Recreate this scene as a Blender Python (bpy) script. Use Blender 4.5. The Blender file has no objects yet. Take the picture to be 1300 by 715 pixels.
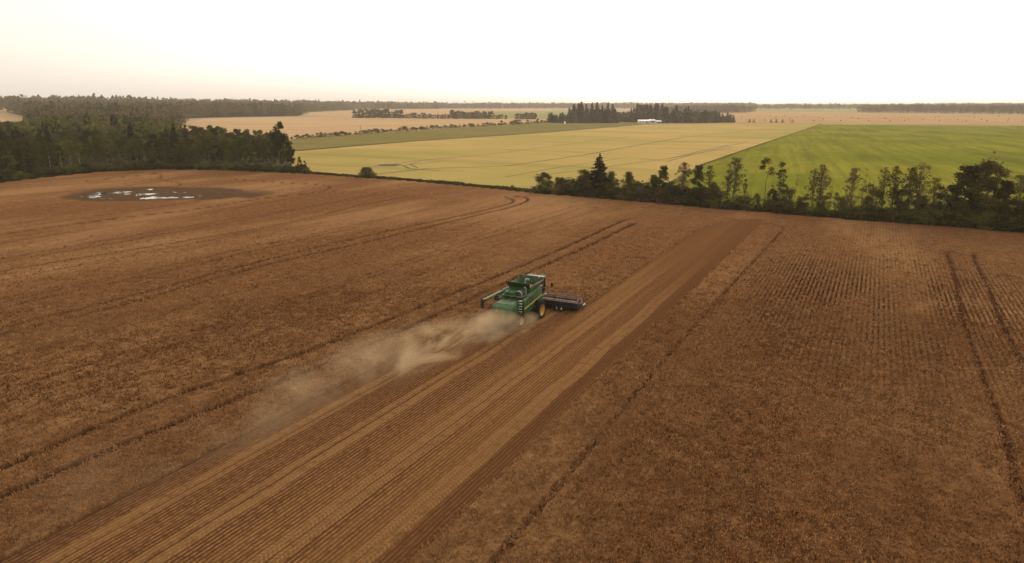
import bpy, bmesh, math, random
import numpy as np
from mathutils import Vector, Matrix, noise as mnoise
R_ = math.radians
scene = bpy.context.scene
COL = scene.collection
rng = np.random.default_rng(7)
random.seed(7)

# ------------------------------------------------------------------ camera
CAM_H = 22.0; PITCH = R_(14.0); FPX = 895.0
cd = bpy.data.cameras.new('camera'); cam = bpy.data.objects.new('camera', cd); COL.objects.link(cam)
cam.location = (0, 0, CAM_H); cam.rotation_euler = (R_(90) - PITCH, 0, 0)
cd.sensor_width = 36.0; cd.lens = 36.0 * FPX / 1300.0
cd.clip_start = 0.5; cd.clip_end = 60000
scene.camera = cam
# ------------------------------------------------------------------ sky, sun, exposure
SUN_EL = R_(24); SUN_AZ = R_(22)            # sun ahead of the camera, a little right, behind high haze
world = bpy.data.worlds.new('World'); scene.world = world; world.use_nodes = True
nt = world.node_tree; nt.nodes.clear()
wo = nt.nodes.new('ShaderNodeOutputWorld'); bg = nt.nodes.new('ShaderNodeBackground')
sky = nt.nodes.new('ShaderNodeTexSky'); sky.sky_type = 'NISHITA'; sky.sun_disc = False
sky.sun_elevation = SUN_EL; sky.sun_rotation = SUN_AZ
sky.air_density = 1.0; sky.dust_density = 6.0; sky.ozone_density = 0.6; sky.altitude = 300
hs = nt.nodes.new('ShaderNodeHueSaturation'); hs.inputs['Saturation'].default_value = 0.30
mxw = nt.nodes.new('ShaderNodeMix'); mxw.data_type = 'RGBA'; mxw.blend_type = 'MULTIPLY'
mxw.inputs['Factor'].default_value = 1.0; mxw.inputs['B'].default_value = (1.0, 0.945, 0.90, 1)
nt.links.new(sky.outputs[0], hs.inputs['Color']); nt.links.new(hs.outputs[0], mxw.inputs['A'])
veil = nt.nodes.new('ShaderNodeMix'); veil.data_type = 'RGBA'; veil.blend_type = 'ADD'; veil.inputs['Factor'].default_value = 1.0
veil.inputs['B'].default_value = (7.6, 6.7, 5.5, 1)          # even bright overcast in front of the blue
cn = nt.nodes.new('ShaderNodeTexNoise'); cn.inputs['Scale'].default_value = 2.2; cn.inputs['Detail'].default_value = 5; cn.inputs['Roughness'].default_value = 0.55
tc = nt.nodes.new('ShaderNodeTexCoord'); mp = nt.nodes.new('ShaderNodeMapping'); mp.inputs['Scale'].default_value = (1, 1, 4.5)
nt.links.new(tc.outputs['Generated'], mp.inputs[0]); nt.links.new(mp.outputs[0], cn.inputs['Vector'])
cm = nt.nodes.new('ShaderNodeMix'); cm.data_type = 'RGBA'; cm.inputs['A'].default_value = (6.0, 5.35, 4.65, 1); cm.inputs['B'].default_value = (7.6, 6.8, 5.9, 1)
nt.links.new(cn.outputs['Fac'], cm.inputs['Factor']); nt.links.new(cm.outputs['Result'], veil.inputs['B'])
nt.links.new(mxw.outputs['Result'], veil.inputs['A']); nt.links.new(veil.outputs['Result'], bg.inputs['Color'])
bg.inputs['Strength'].default_value = 0.11
nt.links.new(bg.outputs[0], wo.inputs[0])
sd = bpy.data.lights.new('sun', 'SUN'); sun = bpy.data.objects.new('sun', sd); COL.objects.link(sun)
sd.energy = 1.1; sd.angle = R_(14); sd.color = (1.0, 0.82, 0.60)
_sv = Vector((math.sin(SUN_AZ) * math.cos(SUN_EL), math.cos(SUN_AZ) * math.cos(SUN_EL), math.sin(SUN_EL)))
sun.rotation_euler = _sv.to_track_quat('Z', 'Y').to_euler(); sun.location = (0, 0, 60)
vs = scene.view_settings
vs.view_transform = 'Standard'; vs.look = 'None'; vs.gamma = 1.0; vs.use_curve_mapping = False
vs.exposure = 0.0
cy = scene.cycles
cy.max_bounces = 5; cy.diffuse_bounces = 2; cy.glossy_bounces = 2; cy.transmission_bounces = 3
cy.volume_bounces = 0; cy.transparent_max_bounces = 8
cy.volume_step_rate = 1.0; cy.volume_max_steps = 128
cy.use_denoising = True

# ------------------------------------------------------------------ plain helpers
def smooth(a, b, x):
    t = np.clip((np.asarray(x, float) - a) / (b - a), 0, 1); return t * t * (3 - 2 * t)
def height(x, y):
    """gentle rise of the far country, higher in the west"""
    x = np.asarray(x, float); y = np.asarray(y, float)
    r = np.hypot(x, y)
    west = smooth(-0.12, -0.62, np.arctan2(x, np.maximum(y, 1)))
    far = smooth(700, 3200, r)
    h = far * (10 + 12 * west) + smooth(420, 1500, r) * 7 * west
    h = h + far * 2.5 * np.sin(x / 430.0) * np.sin(y / 600.0 + 1)
    return h
def at(px, py):
    """where the terrain lies under a spot of the photograph (1300 x 715)"""
    a = (px - 650) / FPX; b = -(py - 357.5) / FPX
    d = Vector((a, math.cos(PITCH) + b * math.sin(PITCH), -math.sin(PITCH) + b * math.cos(PITCH)))
    t = 20.0
    for _ in range(3000):
        p = d * t; z = CAM_H + p.z - float(height(p.x, p.y))
        if z <= 0.0 or t > 14000: break
        t += max(0.3, min(z / max(-d.z, 0.004) * 0.5, t * 0.02))
    return Vector((d.x * t, d.y * t))
A = R_(27)                                   # driving direction of the combine
DV = Vector((math.sin(A), math.cos(A))); NV = Vector((math.cos(A), -math.sin(A)))
def SP(s, p): return Vector((s * DV.x + p * NV.x, s * DV.y + p * NV.y))

def tag(o, label=None, cat=None, group=None, kind=None):
    if label: o['label'] = label
    if cat: o['category'] = cat
    if group: o['group'] = group
    if kind: o['kind'] = kind
    return o
def empty(name, loc, rz=0.0):
    o = bpy.data.objects.new(name, None); COL.objects.link(o)
    o.location = loc; o.rotation_euler = (0, 0, rz); o.empty_display_size = 0.3
    return o
def link_mesh(name, me, mat=None, parent=None, smooth_=False):
    o = bpy.data.objects.new(name, me); COL.objects.link(o)
    if mat: me.materials.append(mat)
    if parent: o.parent = parent
    if smooth_: me.polygons.foreach_set('use_smooth', [True] * len(me.polygons))
    return o
def np_mesh(name, V, F):
    """V (n,3), F (m,k) with one k"""
    me = bpy.data.meshes.new(name); V = np.asarray(V, np.float32); F = np.asarray(F, np.int32)
    me.vertices.add(len(V)); me.vertices.foreach_set('co', V.ravel())
    k = F.shape[1]; me.loops.add(F.size); me.loops.foreach_set('vertex_index', F.ravel())
    me.polygons.add(len(F)); me.polygons.foreach_set('loop_start', np.arange(0, F.size, k, dtype=np.int32))
    me.polygons.foreach_set('loop_total', np.full(len(F), k, np.int32))
    me.update(calc_edges=True); return me
def fattr(me, name, vals, dom='POINT'):
    a = me.attributes.new(name, 'FLOAT', dom); a.data.foreach_set('value', np.asarray(vals, np.float32))

class MB:
    """collects primitives and builds ONE mesh"""
    def __init__(s): s.bm = bmesh.new()
    def box(s, c, size, bevel=0.0, rot=None):
        r = bmesh.ops.create_cube(s.bm, size=1.0); vs_ = r['verts']
        M = Matrix.Translation(c)
        if rot is not None: M = M @ rot.to_4x4()
        bmesh.ops.transform(s.bm, matrix=M @ Matrix.Diagonal((*size, 1)), verts=vs_)
        if bevel:
            es = list({e for v in vs_ for e in v.link_edges})
            bmesh.ops.bevel(s.bm, geom=es, offset=bevel, segments=2, affect='EDGES', profile=0.5)
        return s
    def tube(s, a, b, r1, r2=None, n=12, cap=True):
        a = Vector(a); b = Vector(b); r2 = r1 if r2 is None else r2
        L = (b - a).length
        q = (b - a).to_track_quat('Z', 'Y')
        bmesh.ops.create_cone(s.bm, cap_ends=cap, segments=n, radius1=r1, radius2=r2, depth=L,
                              matrix=Matrix.Translation((a + b) / 2) @ q.to_matrix().to_4x4())
        return s
    def path(s, pts, r, n=8):
        for a, b in zip(pts[:-1], pts[1:]): s.tube(a, b, r, r, n)
        return s
    def prism(s, prof, x0, x1, axis='X', bevel=0.0):
        """profile of (y,z) pairs swept along x"""
        v0 = [s.bm.verts.new((x0, y, z)) for y, z in prof]; v1 = [s.bm.verts.new((x1, y, z)) for y, z in prof]
        n = len(prof); fs = [s.bm.faces.new(v0), s.bm.faces.new(v1[::-1])]
        for i in range(n): fs.append(s.bm.faces.new((v0[i], v1[i], v1[(i + 1) % n], v0[(i + 1) % n])))
        if bevel:
            es = list({e for f in fs for e in f.edges})
            bmesh.ops.bevel(s.bm, geom=es, offset=bevel, segments=2, affect='EDGES', profile=0.5)
        return s
    def slab(s, pts, th):
        """thick panel through coplanar 3-D points"""
        pts = [Vector(p) for p in pts]; nrm = (pts[1] - pts[0]).cross(pts[2] - pts[0]).normalized() * th
        v0 = [s.bm.verts.new(p) for p in pts]; v1 = [s.bm.verts.new(p + nrm) for p in pts]; n = len(pts)
        s.bm.faces.new(v0[::-1]); s.bm.faces.new(v1)
        for i in range(n): s.bm.faces.new((v0[i], v0[(i + 1) % n], v1[(i + 1) % n], v1[i]))
        return s
    def lathe(s, prof, M, n=32):
        """profile of (radius, axial) swept round local z, placed by M"""
        rings = []
        for r, z in prof:
            rings.append([s.bm.verts.new(M @ Vector((r * math.cos(2 * math.pi * k / n), r * math.sin(2 * math.pi * k / n), z))) for k in range(n)])
        for a, b in zip(rings[:-1], rings[1:]):
            for k in range(n): s.bm.faces.new((a[k], a[(k + 1) % n], b[(k + 1) % n], b[k]))
        return s
    def build(s, name, mat, parent=None, sm=False):
        bmesh.ops.recalc_face_normals(s.bm, faces=s.bm.faces)
        me = bpy.data.meshes.new(name); s.bm.to_mesh(me); s.bm.free()
        o = link_mesh(name, me, mat, parent)
        if sm:
            me.polygons.foreach_set('use_smooth', [True] * len(me.polygons))
            me.set_sharp_from_angle(angle=R_(35))
        return o

# ------------------------------------------------------------------ material helpers
class NT:
    def __init__(s, name):
        s.m = bpy.data.materials.new(name); s.m.use_nodes = True; s.t = s.m.node_tree; s.t.nodes.clear()
        s.out = s.n('ShaderNodeOutputMaterial')
    def n(s, typ, **kw):
        x = s.t.nodes.new(typ)
        for k, v in kw.items(): setattr(x, k, v)
        return x
    def l(s, a, b): s.t.links.new(a, b)
    def val(s, sock, v):
        if isinstance(v, bpy.types.NodeSocket): s.l(v, sock)
        else: sock.default_value = v
    def math(s, op, a, b=0.0, c=None, clamp=False):
        x = s.n('ShaderNodeMath', operation=op, use_clamp=clamp); s.val(x.inputs[0], a); s.val(x.inputs[1], b)
        if c is not None: s.val(x.inputs[2], c)
        return x.outputs[0]
    def mix(s, f, a, b, blend='MIX'):
        x = s.n('ShaderNodeMix', data_type='RGBA', blend_type=blend)
        s.val(x.inputs['Factor'], f)
        for k, v in (('A', a), ('B', b)):
            if isinstance(v, (tuple, list)): v = (*v[:3], 1)
            s.val(x.inputs[k], v)
        return x.outputs['Result']
    def noise(s, vec, scale, detail=4, rough=0.55, dist=0.0):
        x = s.n('ShaderNodeTexNoise'); x.inputs['Scale'].default_value = scale; x.inputs['Detail'].default_value = detail
        x.inputs['Roughness'].default_value = rough; x.inputs['Distortion'].default_value = dist
        if vec is not None: s.l(vec, x.inputs['Vector'])
        return x.outputs['Fac']
    def ramp(s, f, lo, hi):
        x = s.n('ShaderNodeMapRange', interpolation_type='SMOOTHSTEP'); s.val(x.inputs[0], f)
        x.inputs[1].default_value = lo; x.inputs[2].default_value = hi; return x.outputs[0]
    def pos(s): return s.n('ShaderNodeNewGeometry').outputs['Position']
    def sp(s, scale=(1, 1, 1)):
        m = s.n('ShaderNodeMapping'); m.inputs['Rotation'].default_value = (0, 0, A); s.l(s.pos(), m.inputs[0])
        m2 = s.n('ShaderNodeMapping'); m2.inputs['Scale'].default_value = scale; s.l(m.outputs[0], m2.inputs[0])
        return m2.outputs[0]
    def attr(s, name): return s.n('ShaderNodeAttribute', attribute_name=name).outputs['Fac']
    def bump(s, h, strength=0.5, dist=0.1):
        b = s.n('ShaderNodeBump'); b.inputs['Strength'].default_value = strength; b.inputs['Distance'].default_value = dist
        s.l(h, b.inputs['Height']); return b.outputs[0]
    def surf(s, col, rough=0.8, spec=0.2, metal=0.0, normal=None, sheen=0.0):
        p = s.n('ShaderNodeBsdfPrincipled')
        if isinstance(col, (tuple, list)): col = (*col[:3], 1)
        s.val(p.inputs['Base Color'], col); s.val(p.inputs['Roughness'], rough)
        p.inputs['Specular IOR Level'].default_value = spec; p.inputs['Metallic'].default_value = metal
        if normal is not None: s.l(normal, p.inputs['Normal'])
        if sheen: p.inputs['Sheen Weight'].default_value = sheen
        s.l(p.outputs[0], s.out.inputs[0]); return s.m

def paint(name, col, rough=0.45, spec=0.4, metal=0.0, dust=0.25, dcol=(0.22, 0.15, 0.09)):
    k = NT(name); P = k.pos()
    d = k.ramp(k.noise(P, 2.3, 6, 0.65), 0.42, 0.72)
    c = k.mix(k.math('MULTIPLY', d, dust), col, dcol)
    c = k.mix(k.math('MULTIPLY', k.noise(P, 9, 3), 0.25), c, (col[0] * 0.6, col[1] * 0.6, col[2] * 0.6))
    return k.surf(c, k.math('ADD', k.math('MULTIPLY', d, 0.3), rough), spec, metal)

def foliage(name, c1, c2, c3, trans=0.25, tone=False):
    k = NT(name); P = k.pos(); oi = k.n('ShaderNodeObjectInfo').outputs['Random']
    c = k.mix(k.ramp(k.noise(P, 0.45, 3, 0.6), 0.3, 0.7), c1, c2)
    c = k.mix(k.math('MULTIPLY', k.ramp(k.noise(P, 2.2, 3, 0.6), 0.45, 0.75), 0.7), c, c3)
    c = k.mix(k.math('MULTIPLY', k.ramp(k.noise(P, 0.022, 4, 0.6), 0.42, 0.62), 0.6), c, c3)
    hsv = k.n('ShaderNodeHueSaturation'); k.l(c, hsv.inputs['Color'])
    k.l(k.math('ADD', k.math('MULTIPLY', oi, 0.05), 0.475), hsv.inputs['Hue'])
    k.l(k.math('ADD', k.math('MULTIPLY', k.attr('tone') if tone else k.math('FRACT', k.math('MULTIPLY', oi, 7.3)), 1.0), 0.55), hsv.inputs['Value'])
    df = k.n('ShaderNodeBsdfDiffuse'); tr = k.n('ShaderNodeBsdfTranslucent')
    k.l(hsv.outputs[0], df.inputs[0]); k.l(hsv.outputs[0], tr.inputs[0])
    ms = k.n('ShaderNodeMixShader'); ms.inputs[0].default_value = trans
    k.l(df.outputs[0], ms.inputs[1]); k.l(tr.outputs[0], ms.inputs[2]); k.l(ms.outputs[0], k.out.inputs[0])
    return k.m

M_LEAF = foliage('leaf_dark', (0.032, 0.038, 0.008), (0.068, 0.072, 0.014), (0.10, 0.082, 0.020))
M_LEAF_G = foliage('leaf_green', (0.062, 0.078, 0.013), (0.105, 0.112, 0.020), (0.13, 0.108, 0.025))
M_LEAF_B = foliage('leaf_brown', (0.080, 0.052, 0.026), (0.110, 0.074, 0.034), (0.090, 0.075, 0.024))
M_NEEDLE = foliage('needles', (0.020, 0.021, 0.009), (0.034, 0.032, 0.014), (0.05, 0.034, 0.019), 0.1)
M_FAR = foliage('leaf_far', (0.042, 0.050, 0.012), (0.088, 0.090, 0.022), (0.125, 0.092, 0.032), 0.15)
M_FART = foliage('leaf_far_mixed', (0.042, 0.050, 0.012), (0.088, 0.090, 0.022), (0.125, 0.092, 0.032), 0.15, True)
M_FARBT = foliage('leaf_far_brown_mixed', (0.062, 0.046, 0.028), (0.085, 0.060, 0.036), (0.07, 0.060, 0.028), 0.15, True)
M_FARB = foliage('leaf_far_brown', (0.062, 0.046, 0.028), (0.085, 0.060, 0.036), (0.07, 0.060, 0.028), 0.15)
k = NT('bark'); M_BARK = k.surf(k.mix(k.noise(k.pos(), 3, 4), (0.07, 0.05, 0.035), (0.13, 0.10, 0.075)), 0.95, 0.05)
k = NT('pale_bark'); M_PALE = k.surf(k.mix(k.ramp(k.noise(k.pos(), 1.6, 5, 0.7), 0.4, 0.65), (0.36, 0.31, 0.22), (0.14, 0.11, 0.08)), 0.9, 0.05)

# ------------------------------------------------------------------ the land: one base sheet out to the horizon
def clean_poly(pts): return [Vector((p[0], p[1])) for p in pts]
def grid_axis(lim, inner, step, grow):
    a = [0.0]; st = step
    while a[-1] < lim:
        if a[-1] > inner: st *= grow
        a.append(a[-1] + st)
    a = np.array(a); return np.concatenate([-a[:0:-1], a])
gx = grid_axis(16000, 3000, 50, 1.12); gy = grid_axis(16000, 3600, 50, 1.12)
X, Y = np.meshgrid(gx, gy)
V = np.stack([X.ravel(), Y.ravel(), height(X, Y).ravel() - 0.5 * (1 - smooth(150, 330, np.hypot(X, Y))).ravel() - 0.35], 1)
nx, ny = len(gx), len(gy); i, j = np.meshgrid(np.arange(nx - 1), np.arange(ny - 1)); q = (j * nx + i).ravel()
k = NT('far_ground'); P = k.pos()
c = k.mix(k.ramp(k.noise(P, 0.0016, 3, 0.5), 0.45, 0.6), (0.36, 0.25, 0.12), (0.15, 0.16, 0.06))
c = k.mix(k.math('MULTIPLY', k.noise(P, 0.02, 4), 0.5), c, (0.12, 0.11, 0.055))
M_FARG = k.surf(c, 0.95, 0.05)
tag(link_mesh('ground', np_mesh('ground', V, np.stack([q, q + 1, q + nx + 1, q + nx], 1)), M_FARG), kind='structure')

def sheet(name, poly, mat, dz=0.0, step=40.0):
    """field sheet: a polygon cut by a grid and laid on the terrain"""
    bm = bmesh.new(); f = bm.faces.new([bm.verts.new((p[0], p[1], 0)) for p in poly])
    xs = [p[0] for p in poly]; ys = [p[1] for p in poly]
    ext = max(max(xs) - min(xs), max(ys) - min(ys)); st = max(step, ext / 60)
    for lo, hi, nrm in ((min(xs), max(xs), (1, 0, 0)), (min(ys), max(ys), (0, 1, 0))):
        t = math.floor(lo / 50) * 50 + 50 * 1.0
        while t < hi:
            co = (t, 0, 0) if nrm[0] else (0, t, 0)
            bmesh.ops.bisect_plane(bm, geom=bm.verts[:] + bm.edges[:] + bm.faces[:], plane_co=co, plane_no=nrm, dist=1e-4)
            t += 50 if ext < 3500 else 100
    bmesh.ops.triangulate(bm, faces=bm.faces[:])
    for v in bm.verts: v.co.z = float(height(v.co.x, v.co.y)) + dz
    for fc in bm.faces:
        if fc.normal.z < 0: fc.normal_flip()
    me = bpy.data.meshes.new(name); bm.to_mesh(me); bm.free()
    return tag(link_mesh(name, me, mat), kind='structure')
def PX(*pts): return [at(*p) for p in pts]

def field_mat(name, c1, c2, c3, ang, s1=0.01, s2=0.08, stretch=9, lines=0.0, pitch=3.0):
    k = NT(name); m = k.n('ShaderNodeMapping'); m.inputs['Rotation'].default_value = (0, 0, ang)
    k.l(k.pos(), m.inputs[0])
    m2 = k.n('ShaderNodeMapping'); m2.inputs['Scale'].default_value = (1, 1 / stretch, 1); k.l(m.outputs[0], m2.inputs[0])
    c = k.mix(k.ramp(k.noise(k.pos(), s1, 4, 0.55, 0.6), 0.36, 0.66), c1, c2)
    c = k.mix(k.math('MULTIPLY', k.ramp(k.noise(m2.outputs[0], s2, 5, 0.6), 0.42, 0.72), 0.75), c, c3)
    c = k.mix(k.math('MULTIPLY', k.ramp(k.noise(m2.outputs[0], s2 * 7, 3, 0.6), 0.45, 0.7), 0.35), c, c3)
    if lines:
        sx = k.n('ShaderNodeSeparateXYZ'); k.l(m.outputs[0], sx.inputs[0])
        w = k.math('SINE', k.math('MULTIPLY', sx.outputs[0], 2 * math.pi / pitch))
        w = k.math('MULTIPLY', k.ramp(w, 0.1, 0.95), k.math('MULTIPLY', k.ramp(k.noise(k.pos(), 0.02, 3), 0.35, 0.6), lines))
        c = k.mix(w, c, c3)
    nb = k.bump(k.noise(k.pos(), 1.2, 5, 0.7), 0.7, 0.6)
    return k.surf(c, 1.0, 0.0, normal=nb)

M_BARLEY = field_mat('barley', (0.46, 0.31, 0.115), (0.32, 0.265, 0.080), (0.25, 0.205, 0.060), R_(-62), 0.006, 0.05, 8)
M_GREEN = field_mat('pasture', (0.150, 0.165, 0.016), (0.230, 0.215, 0.024), (0.098, 0.098, 0.012), R_(20), 0.012, 0.09, 10, 0.35, 7.0)
M_OLIVE = field_mat('olive_strip', (0.20, 0.16, 0.055), (0.17, 0.145, 0.045), (0.13, 0.12, 0.035), R_(-62), 0.01, 0.06, 8)
M_TAN = field_mat('tan_stubble', (0.47, 0.315, 0.165), (0.43, 0.285, 0.15), (0.34, 0.23, 0.12), R_(60), 0.005, 0.04, 10)
M_TAN2 = field_mat('tan_stubble_rows', (0.44, 0.28, 0.13), (0.38, 0.24, 0.115), (0.29, 0.19, 0.09), R_(8), 0.006, 0.05, 6, 0.4, 14)
M_FGREEN = field_mat('far_green', (0.24, 0.24, 0.08), (0.27, 0.25, 0.09), (0.17, 0.18, 0.06), R_(60), 0.004, 0.03, 8)
M_MARGIN = field_mat('margin', (0.14, 0.105, 0.034), (0.09, 0.078, 0.022), (0.05, 0.050, 0.013), R_(0), 0.15, 0.8, 2)
M_TRK = NT('track_green').surf((0.12, 0.11, 0.035), 0.95, 0.05)
M_SOIL = NT('bare_soil').surf((0.09, 0.06, 0.04), 0.95, 0.05)

sheet('barley_field', PX((340, 226), (366, 193), (520, 180), (700, 168), (815, 158.5), (925, 156.4), (1040, 157.5), (960, 185), (893, 209), (846, 236), (838, 262), (640, 246), (450, 231)), M_BARLEY, -0.10)
sheet('pasture_field', PX((1042, 158), (1150, 158.6), (1330, 160), (1500, 162), (1700, 360), (1300, 300), (1050, 280), (842, 262), (848, 236), (895, 209), (962, 185)), M_GREEN, -0.14)
sheet('olive_strip', PX((300, 196), (330, 183), (372, 177.5), (470, 170), (600, 161), (690, 155.8), (815, 156.2), (815, 158.0), (700, 167.4), (520, 179.3), (366, 192), (320, 200)), M_OLIVE, -0.05)
sheet('tan_field', PX((120, 192), (180, 168), (205, 158), (262, 150.5), (330, 149), (450, 147.8), (640, 150.4), (700, 151.5), (690, 155.2), (600, 160), (470, 169), (372, 176.5), (300, 190)), M_TAN, -0.12)
sheet('stubble_field', PX((880, 155.8), (1040, 156.6), (1330, 159), (1600, 163), (1600, 146), (1310, 145.2), (1130, 143), (960, 141.5), (900, 144)), M_TAN2, -0.08)
sheet('far_tan_field', PX((385, 147.2), (395, 142), (440, 140), (560, 138), (700, 138.2), (700, 141), (600, 141.5), (640, 149.6), (470, 147.2)), M_TAN, -0.10)
sheet('far_green_field', PX((600, 149.0), (602, 142), (700, 141.6), (780, 143), (780, 150.5), (700, 151)), M_FGREEN, -0.16)
sheet('far_green_field', PX((950, 141.3), (958, 139.4), (1040, 138.6), (1120, 139), (1128, 142.6)), M_FGREEN, -0.16)
sheet('west_tan_field', PX((-90, 154), (-60, 149), (33, 149.5), (33, 153.5), (-10, 156)), M_TAN, 0.1)
sheet('west_tan_field', PX((-90, 141.5), (-60, 137), (12, 136.8), (6, 141.5)), M_TAN, 0.1)

# tractor lines in the barley and the hedge side track, each a thin strip on the field
def strip(name, pts, w, mat, dz):
    P_ = [Vector(p) for p in pts]; Q = []
    for a, b in zip(P_[:-1], P_[1:]):
        n = max(1, int((b - a).length / 12))
        for t in range(n): Q.append(a.lerp(b, t / n))
    Q.append(P_[-1]); vs_, fs = [], []
    for q_i, p in enumerate(Q):
        t = (Q[min(q_i + 1, len(Q) - 1)] - Q[max(q_i - 1, 0)]).normalized(); n = Vector((-t.y, t.x)) * w * (0.4 + 0.35 * (1 + math.sin(q_i * 2.1 + math.sin(q_i * 0.7) * 2)) * 0.5 + 0.15)
        for sg in (1, -1):
            v = p + n * sg * 0.5; vs_.append((v.x, v.y, float(height(v.x, v.y)) + dz))
        if q_i: b0 = 2 * q_i; fs.append((b0 - 2, b0 - 1, b0 + 1, b0))
    me = bpy.data.meshes.new(name); me.from_pydata(vs_, [], fs); me.update()
    return tag(link_mesh(name, me, mat), kind='structure')
for pts, w in (
    (((420, 228), (540, 214), (640, 211), (740, 197), (800, 186), (870, 174), (960, 165), (1005, 161)), 2.2),
    (((846, 205), (880, 196), (925, 185), (950, 180)), 1.3), (((846, 202), (872, 196), (905, 188), (925, 184)), 1.3),
    (((640, 225), (700, 214), (800, 199), (846, 205)), 1.0),
    (((470, 212), (530, 204), (620, 196), (700, 186), (800, 173)), 1.3),
    (((560, 205), (530, 208), (512, 210), (520, 214), (560, 217)), 1.6),
    (((535, 205), (520, 208), (530, 213)), 1.2),
    (((690, 222), (760, 213), (850, 201), (930, 187)), 1.2)):
    strip('wheel_track', PX(*pts), w, M_TRK, -0.06)
sheet('bare_patch', PX((478, 209.2), (490, 208.2), (505, 208.4), (512, 209.4), (500, 211), (484, 210.8)), M_SOIL, -0.05)
strip('field_path', PX((838, 248), (850, 234), (893, 208.5), (962, 184.5), (1042, 157.6)), 2.4, M_MARGIN, -0.02)
strip('ditch', PX((880, 156.0), (1042, 156.9), (1330, 159.4), (1600, 163.4)), 7, M_MARGIN, 0.1)

# ------------------------------------------------------------------ the harvested field: finely divided relief
EDGE_PX = [(-330, 262), (-160, 250), (-60, 240), (0, 232.5), (60, 225.5), (120, 219.5), (200, 215.5), (280, 216.5), (385, 221), (450, 225.5), (560, 234), (650, 243), (690, 247),
           (800, 256), (900, 265), (1000, 273), (1100, 281.5), (1200, 289), (1300, 297), (1500, 314), (1800, 345)]
EDGE = np.array([list(at(*p)) for p in EDGE_PX])
def dist_poly(P, pts):
    d = np.full(len(P), 1e9)
    for a, b in zip(pts[:-1], pts[1:]):
        ab = b - a; t = np.clip(((P - a) @ ab) / (ab @ ab), 0, 1)
        d = np.minimum(d, np.hypot(*(P - a - t[:, None] * ab).T))
    return d
def curve(pts, n=8):
    P_ = np.array([list(at(*p)) for p in pts]); out = []
    for i in range(len(P_) - 1):
        p0 = P_[max(i - 1, 0)]; p1 = P_[i]; p2 = P_[i + 1]; p3 = P_[min(i + 2, len(P_) - 1)]
        for t in np.linspace(0, 1, n, endpoint=False):
            out.append(0.5 * ((2 * p1) + (-p0 + p2) * t + (2 * p0 - 5 * p1 + 4 * p2 - p3) * t * t + (-p0 + 3 * p1 - 3 * p2 + p3) * t ** 3))
    out.append(P_[-1]); return np.array(out)
TRACKS = [   # wheel tracks through the standing crop (points of the photograph, width m, depth)
    ([(-160, 668), (0, 600), (200, 516), (400, 445), (520, 398), (660, 341), (740, 305), (785, 284), (800, 279)], 0.72, 1.0),
    ([(-160, 712), (0, 638), (200, 551), (400, 470), (520, 418), (660, 353), (740, 317), (805, 285)], 0.80, 1.0),
    ([(-100, 463), (0, 429), (150, 391), (330, 341), (480, 305), (600, 276), (650, 264), (668, 257), (668, 252), (650, 250)], 0.75, 0.9),
    ([(-100, 455), (0, 421), (150, 383), (330, 334), (480, 298), (590, 274), (640, 262), (652, 256), (640, 251)], 0.70, 0.85),
    ([(-80, 368), (0, 347), (150, 322), (300, 297), (400, 277), (440, 266), (520, 250)], 0.75, 0.6),
    ([(-60, 309), (0, 300), (130, 281), (260, 265), (340, 252), (400, 247)], 0.8, 0.75),
    ([(120, 252), (200, 243), (230, 235), (205, 229), (205, 224), (195, 222), (150, 227), (110, 231)], 0.5, 0.6),
    ([(160, 234), (200, 227), (203, 222.5), (185, 220), (140, 222)], 0.5, 0.5),
    ([(290, 228), (360, 233), (410, 236), (418, 240), (400, 246), (340, 252)], 0.5, 0.8),
    ([(420, 243), (520, 250), (560, 256)], 0.4, 0.4),
    ([(992, 296), (985, 303), (960, 330), (935, 357), (870, 430), (800, 512), (740, 585), (660, 680), (600, 752)], 0.42, 0.8),
    ([(1198, 322), (1203, 327), (1212, 355), (1225, 420), (1243, 468), (1258, 510), (1278, 570), (1298, 640), (1325, 730)], 0.50, 0.95),
    ([(1236, 324), (1238, 334), (1255, 370), (1275, 420), (1300, 470), (1340, 555)], 0.50, 0.95),
    ([(1212, 321), (1204, 322), (1203, 327)], 0.4, 0.7), ([(1246, 322), (1238, 325), (1239, 332)], 0.4, 0.7),
    ([(975, 318), (1040, 322), (1120, 332), (1200, 342), (1300, 356), (1420, 372)], 0.35, 0.55),
    ([(992, 296), (994, 291), (985, 287), (960, 283)], 0.4, 0.5),
    ([(690, 262), (800, 268), (900, 276), (1000, 290), (1100, 299), (1220, 316), (1340, 330)], 0.5, 0.35),
    ([(700, 256), (800, 263), (915, 272), (1040, 283), (1180, 299), (1330, 314)], 0.5, 0.35),
]
TW = [(curve(p), w, d) for p, w, d in TRACKS]
for p__, w__, d__ in ((-52.5, .6, .30), (-57.0, .6, .42), (-58.9, .6, .38), (-66.5, .6, .25), (-84.5, .8, .40), (-86.6, .8, .36), (-98, .9, .28), (-110, 1.0, .40), (-112.4, 1.0, .36), (-125, 1., .25), (-140, 1.1, .35)):
    TW.append((np.array([list(SP(s__, p__ + .5 * math.sin(s__ * .06 + p__))) for s__ in range(0, 150, 6)]), w__, d__))
S_END = 146.0; P0, P1, P2 = -36.6, -27.5, -18.2
S_CUT = 70.3
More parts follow.
